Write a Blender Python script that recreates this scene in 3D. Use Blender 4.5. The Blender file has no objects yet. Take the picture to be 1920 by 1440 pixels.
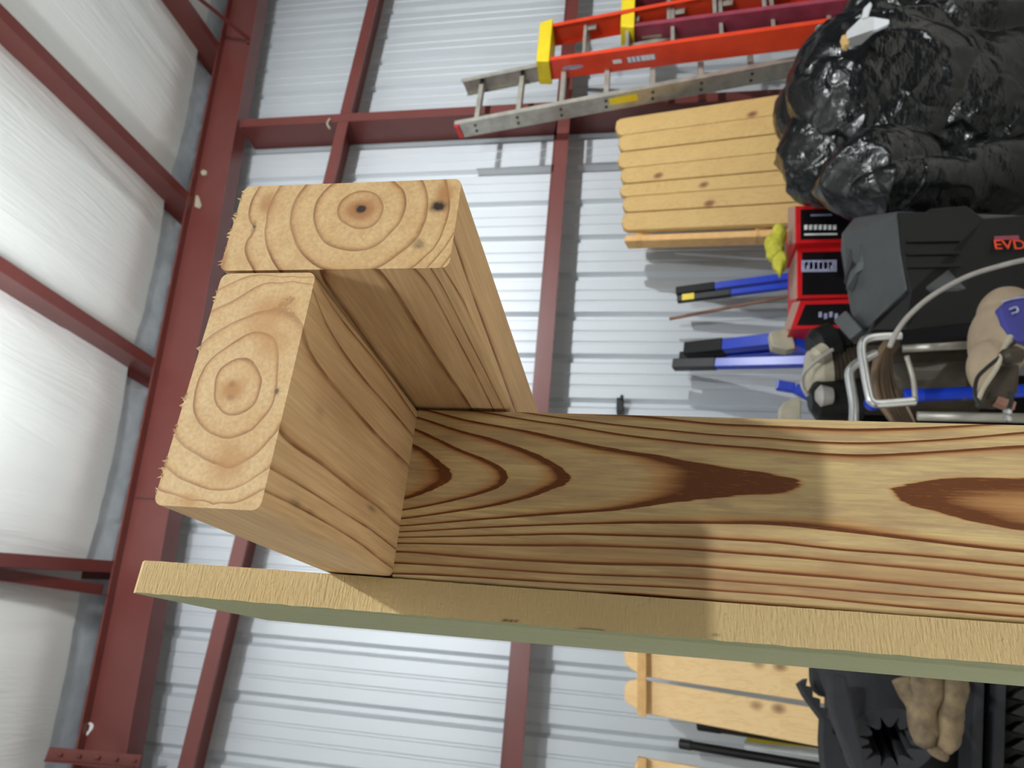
import bpy, math, random
import numpy as np
from mathutils import Vector, Matrix, noise

# ---------------------------------------------------------------- camera, light, exposure
# Every builder below works in metres measured from the camera (x along the end wall, y towards it,
# z up); RAISE lifts all of it so that the concrete floor lies at z = 0.
RAISE = 1.55
col = bpy.data.collections.new('workshop'); bpy.context.scene.collection.children.link(col)
YAW, PITCH, ROLL, FPX = 0.414228, 0.181974, -1.552333, 1293.18
cy, sy, cp, sp = math.cos(YAW), math.sin(YAW), math.cos(PITCH), math.sin(PITCH)
fwd = Vector((sy*cp, cy*cp, sp)); r0 = Vector((cy, -sy, 0)); u0 = r0.cross(fwd)
rgt = math.cos(ROLL)*r0 + math.sin(ROLL)*u0; upv = -math.sin(ROLL)*r0 + math.cos(ROLL)*u0
cam_d = bpy.data.cameras.new('camera'); cam = bpy.data.objects.new('camera', cam_d); col.objects.link(cam)
M = Matrix((rgt, upv, -fwd)).transposed().to_4x4(); M.translation = (0, 0, RAISE); cam.matrix_world = M
cam_d.sensor_width = 36; cam_d.lens = FPX/1920*36; cam_d.clip_start = .01
cam_d.dof.use_dof = True; cam_d.dof.focus_distance = .30; cam_d.dof.aperture_fstop = 20
bpy.context.scene.camera = cam
sc = bpy.context.scene
sc.view_settings.view_transform = 'Standard'; sc.view_settings.look = 'None'
sc.view_settings.exposure = 0.0; sc.view_settings.gamma = 1
sc.view_settings.use_curve_mapping = False
world = bpy.data.worlds.new('daylight'); sc.world = world; world.use_nodes = True
world.node_tree.nodes['Background'].inputs[0].default_value = (.80, .90, 1.0, 1)
world.node_tree.nodes['Background'].inputs[1].default_value = .08

def lamp(name, x, y, z, power, size, color=(.95, .985, 1)):
    """a bare bulb-like point light, for the work lamp and an added fill"""
    d = bpy.data.lights.new(name, 'POINT'); d.shadow_soft_size = size/2; d.energy = power; d.color = color
    o = bpy.data.objects.new(name, d); col.objects.link(o); o.location = (x, y, z+RAISE); return o
lamp('work_lamp', 1.0, -1.9, 2.5, 340, .08)
def fill_cone(name, p, aim, power, size=.2, spread=90):
    """added fill light: throws a cone of the given angle at a place"""
    d = bpy.data.lights.new(name, 'AREA'); d.shape = 'DISK'; d.size = size; d.energy = power; d.color = (.96, .99, 1)
    d.spread = math.radians(spread); o = bpy.data.objects.new(name, d); col.objects.link(o); o.location = Vector(p)+Vector((0, 0, RAISE))
    o.rotation_euler = (Vector(aim)-Vector(p)).to_track_quat('-Z', 'Y').to_euler()
lamp('side_fill', -3.6, -.5, 1.3, 95, .3)  # added fill that brightens the beam and picket sides facing it
fill_cone('roof_fill', (1.0, 1.4, 2.1), (1.2, 1.9, 3.3), 34, .3, 160)      # added fill without a fixture, brightens the roof
fill_cone('wall_fill', (4.8, -1.9, 2.5), (3.6, 3.95, .9), 46, .2, 74)    # two added fills that brighten the end wall
fill_cone('wall_fill', (.5, -2.3, 2.4), (.3, 3.95, 2.1), 5, .2, 60)
for x_, y_, w_ in ((2.7, -1.3, 95), (-2.0, .9, 70), (4.2, .4, 60)): fill_cone('floor_fill', (x_, y_, 2.75), (x_, y_, 0), w_, .35, 75)  # added downward fills whose bounce off the floor brightens the roof

def at(x, y, Y):
    """the point at distance Y towards the wall on the line of sight through photo position (x, y)"""
    r = fwd + rgt*((x-960)/FPX) - upv*((y-720)/FPX)
    return r*(Y/r.y)

# ---------------------------------------------------------------- materials
def lin(c):
    f = lambda v: v/12.92 if v <= .04045 else ((v+.055)/1.055)**2.4
    return tuple(f(v/255) for v in c)+(1,)
class NT:
    def __init__(s, name):
        s.m = bpy.data.materials.new(name); s.m.use_nodes = True; s.t = s.m.node_tree; s.n = s.t.nodes
        s.b = s.n['Principled BSDF']
    def node(s, typ, **kw):
        n = s.n.new(typ)
        for k, v in kw.items():
            if k in n.inputs: s.set(n, k, v)
            else: setattr(n, k, v)
        return n
    def set(s, n, k, v):
        if isinstance(v, bpy.types.NodeSocket): s.t.links.new(v, n.inputs[k])
        else: n.inputs[k].default_value = v
    def link(s, a, b): s.t.links.new(a, b)
    def math(s, op, a, b=0.0, c=None):
        n = s.n.new('ShaderNodeMath'); n.operation = op; s.set(n, 0, a); s.set(n, 1, b)
        if c is not None: s.set(n, 2, c)
        return n.outputs[0]
    def coords(s, scale=(1, 1, 1)):
        t = s.n.new('ShaderNodeTexCoord'); m = s.n.new('ShaderNodeMapping'); m.inputs['Scale'].default_value = scale
        s.link(t.outputs['Object'], m.inputs[0]); return m.outputs[0]
    def noise(s, vec, scale, detail=3, rough=.55, dist=0):
        n = s.n.new('ShaderNodeTexNoise'); s.link(vec, n.inputs['Vector']); n.inputs['Scale'].default_value = scale
        n.inputs['Detail'].default_value = detail; n.inputs['Roughness'].default_value = rough
        n.inputs['Distortion'].default_value = dist; return n.outputs[0]
    def ramp(s, fac, stops, interp='LINEAR'):
        n = s.n.new('ShaderNodeValToRGB'); n.color_ramp.interpolation = interp; e = n.color_ramp.elements
        while len(e) < len(stops): e.new(.5)
        for k, (p, c) in zip(e, stops):
            k.position = p; k.color = c if len(c) == 4 else lin(c)
        s.link(fac, n.inputs[0]); return n.outputs[0]
    def mix(s, f, a, b, mode='MIX'):
        n = s.n.new('ShaderNodeMix'); n.data_type = 'RGBA'; n.blend_type = mode
        s.set(n, 0, f)
        for i, v in ((6, a), (7, b)):
            if isinstance(v, bpy.types.NodeSocket): s.link(v, n.inputs[i])
            else: n.inputs[i].default_value = v
        return n.outputs[2]
    def bump(s, h, strength=.3, dist=.001):
        n = s.n.new('ShaderNodeBump'); n.inputs['Strength'].default_value = strength; n.inputs['Distance'].default_value = dist
        s.link(h, n.inputs['Height']); s.link(n.outputs[0], s.b.inputs['Normal'])
    def base(s, c): s.set(s.b, 'Base Color', c)

def plain(name, rgb, rough=.5, metal=0, var=.12, scale=8, bump=0, spec=.5):
    """paint, plastic or metal with a little uneven wear"""
    s = NT(name); c = lin(rgb); v = s.coords(); n = s.noise(v, scale, 4)
    dark = tuple(x*(1-var) for x in c[:3])+(1,); light = tuple(min(1, x*(1+var)) for x in c[:3])+(1,)
    s.base(s.ramp(n, [(.3, dark), (.7, light)])); s.set(s.b, 'Roughness', rough); s.set(s.b, 'Metallic', metal)
    s.set(s.b, 'Specular IOR Level', spec)
    if bump: s.bump(s.noise(v, scale*6, 4), bump, .002)
    return s.m

def grain_wood(name, early, early2, amber, late, axis, w0=.62, strength=1.0, fade=.93, jag=.05, warmc=(196, 130, 76), patchy=True):
    """softwood whose growth-ring number is carried by the mesh attribute 'ring'; axis is the way the fibres run"""
    s = NT(name); sc_ = [700, 700, 700]; sc_[axis] = 28
    fine = s.noise(s.coords(sc_), 1, 3); sc2 = [90, 90, 90]; sc2[axis] = 9
    broad = s.noise(s.coords(sc2), 1, 3); sc3 = [2600, 2600, 2600]; sc3[axis] = 160
    pores = s.noise(s.coords(sc3), 1, 2)
    a = s.n.new('ShaderNodeAttribute'); a.attribute_name = 'ring'
    j = s.math('ADD', s.math('MULTIPLY', s.math('SUBTRACT', fine, .5), jag), s.math('MULTIPLY', s.math('SUBTRACT', broad, .5), jag*.9))
    f = s.math('FRACT', s.math('ADD', s.math('ADD', a.outputs['Fac'], j), 20.0))
    m = s.ramp(f, [(0, (.35, .35, .35, 1)), (.025, (0, 0, 0, 1)), (w0, (0, 0, 0, 1)), ((w0+fade)/2, (.42, .42, .42, 1)), (fade, (1, 1, 1, 1)), (.985, (1, 1, 1, 1)), (1, (.5, .5, .5, 1))])
    e = s.mix(s.ramp(broad, [(.32, (0, 0, 0, 1)), (.68, (1, 1, 1, 1))]), lin(early), lin(early2))
    e = s.mix(s.math('MULTIPLY', s.ramp(fine, [(.35, (0, 0, 0, 1)), (.7, (1, 1, 1, 1))]), .5), e, tuple(x*.66 for x in lin(early2)[:3])+(1,))
    if not patchy:
        sb = [150, 150, 150]; sb[axis] = 22; bl = s.noise(s.coords(sb), 1, 4, .65)
        e = s.mix(s.math('MULTIPLY', s.ramp(bl, [(.46, (0, 0, 0, 1)), (.62, (1, 1, 1, 1))]), .5), e, lin((150, 122, 96)))
    l = s.ramp(m, [(0, amber), (.5, amber), (1, late)])
    l = s.mix(s.math('MULTIPLY', s.ramp(pores, [(.62, (0, 0, 0, 1)), (.72, (1, 1, 1, 1))]), .5), l, lin(amber))
    if patchy: m = s.math('MULTIPLY', m, s.ramp(s.noise(s.coords(), 38, 2), [(.38, (.62, .62, .62, 1)), (.62, (1, 1, 1, 1))]))
    c = s.mix(s.math('MULTIPLY', m, strength), e, l)
    w = s.n.new('ShaderNodeAttribute'); w.attribute_name = 'warm'
    c = s.mix(s.math('MULTIPLY', w.outputs['Fac'], s.math('ADD', s.math('MULTIPLY', broad, 1.2), .4)), c, lin(warmc))
    k = s.n.new('ShaderNodeAttribute'); k.attribute_name = 'knot'
    c = s.mix(s.math('MINIMUM', s.math('MULTIPLY', k.outputs['Fac'], s.math('ADD', fine, .55)), 1.0), c, lin((46, 30, 22)))
    s.base(c); s.set(s.b, 'Roughness', .62); s.set(s.b, 'Specular IOR Level', .28)
    s.bump(s.math('ADD', s.math('MULTIPLY', pores, .5), fine), .25, .0004)
    return s.m

def pine(name, c1, c2, ring, axis=2, scale=1.0, knots=True):
    """planed boards seen from afar: stretched rings and round knots"""
    s = NT(name); sc_ = [9*scale]*3; sc_[axis] = .9*scale
    v = s.coords(sc_); n = s.noise(v, 1.6, 4, .6, .6)
    w = s.math('FRACT', s.math('MULTIPLY', n, 9))
    b = s.mix(s.noise(s.coords(), 5, 3), lin(c1), lin(c2))
    c = s.mix(s.math('MULTIPLY', s.ramp(w, [(.5, (0, 0, 0, 1)), (.9, (1, 1, 1, 1)), (1, (0, 0, 0, 1))]), .28), b, lin(ring))
    if knots:
        sk = [1, 1, 1]; sk[axis] = .7
        vo = s.n.new('ShaderNodeTexVoronoi'); s.link(s.coords(sk), vo.inputs['Vector']); vo.inputs['Scale'].default_value = 4.5
        c = s.mix(s.ramp(vo.outputs['Distance'], [(.06, (1, 1, 1, 1)), (.14, (0, 0, 0, 1))]), c, lin((120, 74, 36)))
    s.base(c); s.set(s.b, 'Roughness', .6); s.bump(n, .1, .002); return s.m

MAT = {}
MAT['end_a'] = grain_wood('sawn end grain with wide rings', (206, 174, 126), (196, 160, 110), (180, 132, 82), (122, 82, 46), 1, w0=.60, strength=1.0, fade=.93, jag=.05, warmc=(158, 110, 66))
MAT['end_b'] = grain_wood('sawn end grain, blond', (210, 180, 134), (200, 164, 114), (186, 138, 88), (134, 92, 54), 1, w0=.62, strength=.9, fade=.94, jag=.09, warmc=(172, 124, 72))
MAT['side'] = grain_wood('planed softwood, side of a beam', (206, 172, 128), (192, 156, 112), (166, 118, 72), (114, 72, 38), 1, w0=.74, strength=.95, fade=.93, jag=.07, warmc=(150, 104, 66))
MAT['stud'] = grain_wood('planed softwood, flat sawn with red latewood', (206, 180, 128), (184, 156, 110), (168, 104, 42), (98, 54, 24), 2, w0=.56, strength=1.0, fade=.86, jag=.085, warmc=(150, 104, 72), patchy=False)

def treated():
    s = NT('green treated picket'); v = s.coords((60, 60, 6)); n = s.noise(v, 1, 4); n2 = s.noise(s.coords((300, 300, 700)), 1, 3)
    c = s.mix(n, lin((148, 148, 112)), lin((128, 132, 102)))
    c = s.mix(s.math('MULTIPLY', n2, .3), c, lin((190, 188, 140)))
    s.base(c); s.set(s.b, 'Roughness', .85); s.bump(n2, .4, .001); return s.m
def sawn():
    s = NT('sawn yellow picket edge'); n = s.noise(s.coords((50, 50, 5)), 1, 4); n2 = s.noise(s.coords((160, 160, 900)), 1, 4)
    c = s.mix(n, lin((192, 166, 118)), lin((178, 150, 100)))
    c = s.mix(s.math('MULTIPLY', n2, .35), c, lin((202, 180, 136)))
    sp_ = s.noise(s.coords((900, 900, 1400)), 1, 2)
    c = s.mix(s.ramp(sp_, [(.70, (0, 0, 0, 1)), (.76, (.7, .7, .7, 1))]), c, lin((140, 112, 66)))
    k = s.n.new('ShaderNodeAttribute'); k.attribute_name = 'knot'
    c = s.mix(k.outputs['Fac'], c, lin((50, 36, 24)))
    s.base(c); s.set(s.b, 'Roughness', .85); s.bump(n2, .7, .0012); return s.m
MAT['treated'] = treated(); MAT['sawn'] = sawn()

def panel_mat():
    s = NT('white coated steel sheet'); n = s.noise(s.coords((3, 3, .6)), 1.5, 3)
    s.base(s.mix(n, lin((192, 198, 203)), lin((203, 208, 213)))); s.set(s.b, 'Roughness', .46); s.set(s.b, 'Metallic', .22)
    s.bump(s.noise(s.coords((2, 2, .7)), 2, 2), .15, .01); return s.m
def vinyl_mat():
    s = NT('white vinyl insulation facing'); n = s.noise(s.coords((7, .7, 1)), 1.6, 4, .6, 1.2)
    n2 = s.noise(s.coords((2, 1, 1)), 1.5, 3)
    s.base(s.mix(n2, lin((230, 234, 233)), lin((240, 243, 242)))); s.set(s.b, 'Roughness', .30); s.bump(n, .35, .03); return s.m
def primer_mat():
    s = NT('red oxide primer'); n = s.noise(s.coords(), 6, 4); n2 = s.noise(s.coords(), 60, 3)
    c = s.mix(n, lin((98, 47, 43)), lin((112, 58, 53)))
    c = s.mix(s.ramp(n2, [(.66, (0, 0, 0, 1)), (.74, (.5, .5, .5, 1))]), c, lin((92, 50, 45)))
    s.base(c); s.set(s.b, 'Roughness', .38); return s.m
MAT['panel'] = panel_mat(); MAT['vinyl'] = vinyl_mat(); MAT['primer'] = primer_mat()
MAT['galv'] = plain('galvanised flashing', (206, 210, 212), .4, .25)
MAT['concrete'] = plain('concrete floor', (176, 172, 164), .6, 0, .12, 3, .2)
MAT['alu'] = plain('weathered aluminium', (168, 164, 154), .42, .55, .2, 14)
MAT['alu_dark'] = plain('dark rivet holes', (52, 48, 46), .5)
MAT['orange'] = plain('orange fibreglass', (214, 62, 28), .42, 0, .1, 10)
MAT['maroon'] = plain('faded maroon fibreglass', (136, 52, 70), .5, 0, .25, 9)
MAT['yellow'] = plain('yellow moulded plastic', (222, 196, 30), .45, 0, .08)
MAT['white'] = plain('white print', (226, 226, 224), .5, 0, .05)
MAT['lilac'] = plain('pale blue grey print', (150, 152, 180), .5, 0, .2, 30)
MAT['pine'] = pine('pale pine boards', (200, 168, 106), (186, 150, 90), (160, 116, 60))
MAT['pine_b'] = pine('fresh pine boards', (240, 208, 154), (228, 190, 132), (206, 150, 92))
MAT['pine_edge'] = plain('pine batten, sawn', (212, 168, 108), .7, 0, .1, 30)
def poly():
    s = NT('black polythene'); s.base(lin((11, 12, 13))); s.set(s.b, 'Roughness', .21); s.set(s.b, 'Specular IOR Level', .5)
    v = s.n.new('ShaderNodeTexVoronoi'); v.feature = 'DISTANCE_TO_EDGE'; n = s.noise(s.coords(), 3, 3)
    m = s.n.new('ShaderNodeVectorMath'); m.operation = 'ADD'; s.link(s.coords((1, 1.3, 1)), m.inputs[0])
    w = s.n.new('ShaderNodeTexNoise'); w.inputs['Scale'].default_value = 5; s.link(s.coords(), w.inputs['Vector'])
    sc_ = s.n.new('ShaderNodeVectorMath'); sc_.operation = 'SCALE'; s.link(w.outputs['Color'], sc_.inputs[0]); sc_.inputs['Scale'].default_value = .35
    s.link(sc_.outputs[0], m.inputs[1]); s.link(m.outputs[0], v.inputs['Vector']); v.inputs['Scale'].default_value = 5
    h = s.math('ADD', s.math('MINIMUM', s.math('MULTIPLY', v.outputs['Distance'], 2.2), .5), s.math('MULTIPLY', s.noise(s.coords((1, 1, 2.2)), 22, 3, .5, 1.5), .35))
    s.bump(h, .3, .03); return s.m
MAT['bag'] = poly()
MAT['bag_white'] = plain('white polythene', (196, 198, 202), .3, 0, .05, 5)
MAT['case'] = plain('charcoal moulded plastic', (64, 67, 68), .55, 0, .1, 20, .1)
MAT['case_dark'] = plain('black moulded plastic', (9, 10, 9), .55, 0, .15, 20, .1, .3)
MAT['black'] = plain('black rubber', (18, 18, 19), .5)
MAT['black_gloss'] = plain('black gloss card', (20, 18, 20), .3)
MAT['red'] = plain('red painted card', (196, 22, 28), .4)
MAT['tan'] = plain('brown card', (168, 136, 122), .8)
MAT['blue'] = plain('blue enamelled steel', (22, 56, 178), .28, 0, .12, 14)
MAT['brown'] = plain('stained broomstick', (134, 98, 80), .6, 0, .2, 12)
MAT['cream'] = plain('dusty cream plastic', (166, 158, 138), .6, 0, .15, 12)
MAT['grime'] = plain('oily brown metal', (60, 52, 40), .5, .3, .35, 16, .3)
MAT['steel'] = plain('bright steel tube', (196, 198, 198), .25, .8, .1)
MAT['hose'] = plain('brown air hose', (98, 78, 56), .5, 0, .2, 20)
MAT['cord'] = plain('grey cord', (150, 146, 140), .5, 0, .15, 20)
MAT['sack'] = plain('dusty beige cloth', (152, 134, 112), .85, 0, .15, 14, .3)
MAT['indigo'] = plain('faded violet blue print', (58, 58, 136), .7, 0, .2, 10)
MAT['foam'] = plain('charcoal foam', (42, 42, 46), .9, 0, .15, 30, .3)
MAT['leather'] = plain('worn work leather', (104, 88, 64), .75, 0, .55, 22, .6)
MAT['orange_print'] = plain('orange print', (226, 68, 30), .5)
MAT['rag'] = plain('yellow green cloth', (186, 180, 60), .85, 0, .2, 30, .4)

# ---------------------------------------------------------------- mesh helpers
def tag(o, label=None, cat=None, group=None, kind=None):
    if label: o['label'] = label
    if cat: o['category'] = cat
    if group: o['group'] = group
    if kind: o['kind'] = kind
    return o
def thing(name, label, cat, base, group=None):
    o = bpy.data.objects.new(name, None); col.objects.link(o); o.empty_display_size = .05
    o.location = Vector(base)+Vector((0, 0, RAISE)); return tag(o, label, cat, group)
def cat_rom(pts, n=8, closed=False):
    P = [Vector(p) for p in pts]; out = []; N = len(P)
    for i in range(N if closed else N-1):
        if closed: a, b, c, d = P[i-1], P[i], P[(i+1) % N], P[(i+2) % N]
        else: a, b, c, d = P[max(i-1, 0)], P[i], P[i+1], P[min(i+2, N-1)]
        for k in range(n):
            t = k/n; out.append(.5*((2*b)+(c-a)*t+(2*a-5*b+4*c-d)*t*t+(3*b-a-3*c+d)*t**3))
    if not closed: out.append(P[-1])
    return out
class MB:
    def __init__(s): s.v = []; s.f = []; s.mi = []; s.cur = 0
    def add(s, vs, fs):
        o = len(s.v); s.v += [Vector(v) for v in vs]; s.f += [tuple(i+o for i in f) for f in fs]; s.mi += [s.cur]*len(fs); return s
    def box(s, x0, x1, y0, y1, z0, z1):
        return s.add([(x, y, z) for x in (x0, x1) for y in (y0, y1) for z in (z0, z1)],
                     [(0, 1, 3, 2), (4, 6, 7, 5), (0, 4, 5, 1), (2, 3, 7, 6), (0, 2, 6, 4), (1, 5, 7, 3)])
    def bar(s, p0, p1, prof, xdir=(1, 0, 0)):
        """sweep a closed (a, b) outline from p0 to p1; a runs along xdir, b across it"""
        p0, p1 = Vector(p0), Vector(p1); t = (p1-p0).normalized(); a = Vector(xdir); a = (a-t*a.dot(t)).normalized(); b = t.cross(a)
        n = len(prof); vs = [p+a*u+b*v for p in (p0, p1) for u, v in prof]
        return s.add(vs, [tuple(range(n))[::-1], tuple(range(n, 2*n))]+[(i, (i+1) % n, n+(i+1) % n, n+i) for i in range(n)])
    def beam(s, p0, p1, w, h, xdir=(1, 0, 0)):
        return s.bar(p0, p1, [(-w/2, -h/2), (w/2, -h/2), (w/2, h/2), (-w/2, h/2)], xdir)
    def solid(s, front, back):
        """a block between two outlines with the same number of corners"""
        n = len(front)
        return s.add(list(front)+list(back), [tuple(range(n)), tuple(range(n, 2*n))[::-1]]+[(i, n+i, n+(i+1) % n, (i+1) % n) for i in range(n)])
    def tube(s, pts, r, n=10, r1=None, closed=False):
        P = [Vector(p) for p in pts]; m = len(P); t0 = (P[1]-P[0]).normalized()
        a = t0.orthogonal().normalized(); vs = []
        for i, p in enumerate(P):
            t = (P[(i+1) % m if closed else min(i+1, m-1)]-P[i-1 if closed else max(i-1, 0)]).normalized()
            a = (a-t*a.dot(t)).normalized(); b = t.cross(a)
            rr = (r if r1 is None else r+(r1-r)*i/(m-1)) if not callable(r) else r(i/(m-1))
            vs += [p+(a*math.cos(2*math.pi*k/n)+b*math.sin(2*math.pi*k/n))*rr for k in range(n)]
        fs = [(i*n+k, i*n+(k+1) % n, ((i+1) % m)*n+(k+1) % n, ((i+1) % m)*n+k) for i in range(m if closed else m-1) for k in range(n)]
        if not closed: fs += [tuple(range(n))[::-1], tuple(range((m-1)*n, m*n))]
        return s.add(vs, fs)
    def lathe(s, p0, p1, rz, n=24, caps=True):
        """rz: (radius, share of the way from p0 to p1)"""
        p0, p1 = Vector(p0), Vector(p1); t = (p1-p0).normalized(); a = t.orthogonal().normalized(); b = t.cross(a); m = len(rz)
        vs = [p0+(p1-p0)*w+(a*math.cos(2*math.pi*k/n)+b*math.sin(2*math.pi*k/n))*r for r, w in rz for k in range(n)]
        fs = [(i*n+k, i*n+(k+1) % n, (i+1)*n+(k+1) % n, (i+1)*n+k) for i in range(m-1) for k in range(n)]
        if caps: fs += [tuple(range(n))[::-1], tuple(range((m-1)*n, m*n))]
        return s.add(vs, fs)
    def build(s, name, mat, parent=None, smooth=False, bevel=0, base=None, seg=2, sub=0):
        me = bpy.data.meshes.new(name); lift = Vector((0, 0, RAISE))
        if parent is not None: off = lift-world_loc(parent)
        else:
            if base is None: 
                base = Vector((sum(v.x for v in s.v)/len(s.v), sum(v.y for v in s.v)/len(s.v), min(v.z for v in s.v)))
            off = -Vector(base)
        me.from_pydata([tuple(v+off) for v in s.v], [], s.f)
        o = bpy.data.objects.new(name, me); col.objects.link(o)
        mats = mat if isinstance(mat, (list, tuple)) else [mat]
        for m_ in mats: me.materials.append(MAT[m_] if isinstance(m_, str) else m_)
        if len(mats) > 1: me.polygons.foreach_set('material_index', s.mi)
        if parent is not None: o.parent = parent
        else: o.location = Vector(base)+lift
        import bmesh
        bm = bmesh.new(); bm.from_mesh(me); bmesh.ops.recalc_face_normals(bm, faces=bm.faces); bm.to_mesh(me); bm.free()
        if smooth: me.polygons.foreach_set('use_smooth', [True]*len(me.polygons))
        if bevel:
            md = o.modifiers.new('round', 'BEVEL'); md.width = bevel; md.segments = seg; md.limit_method = 'ANGLE'
        if sub:
            md = o.modifiers.new('sub', 'SUBSURF'); md.levels = md.render_levels = sub
        return o
def world_loc(o):
    v = o.location.copy(); p = o.parent
    while p: v += p.location; p = p.parent
    return v
def struct(mb, name, mat, **k): return tag(mb.build(name, mat, **k), kind='structure')

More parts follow.
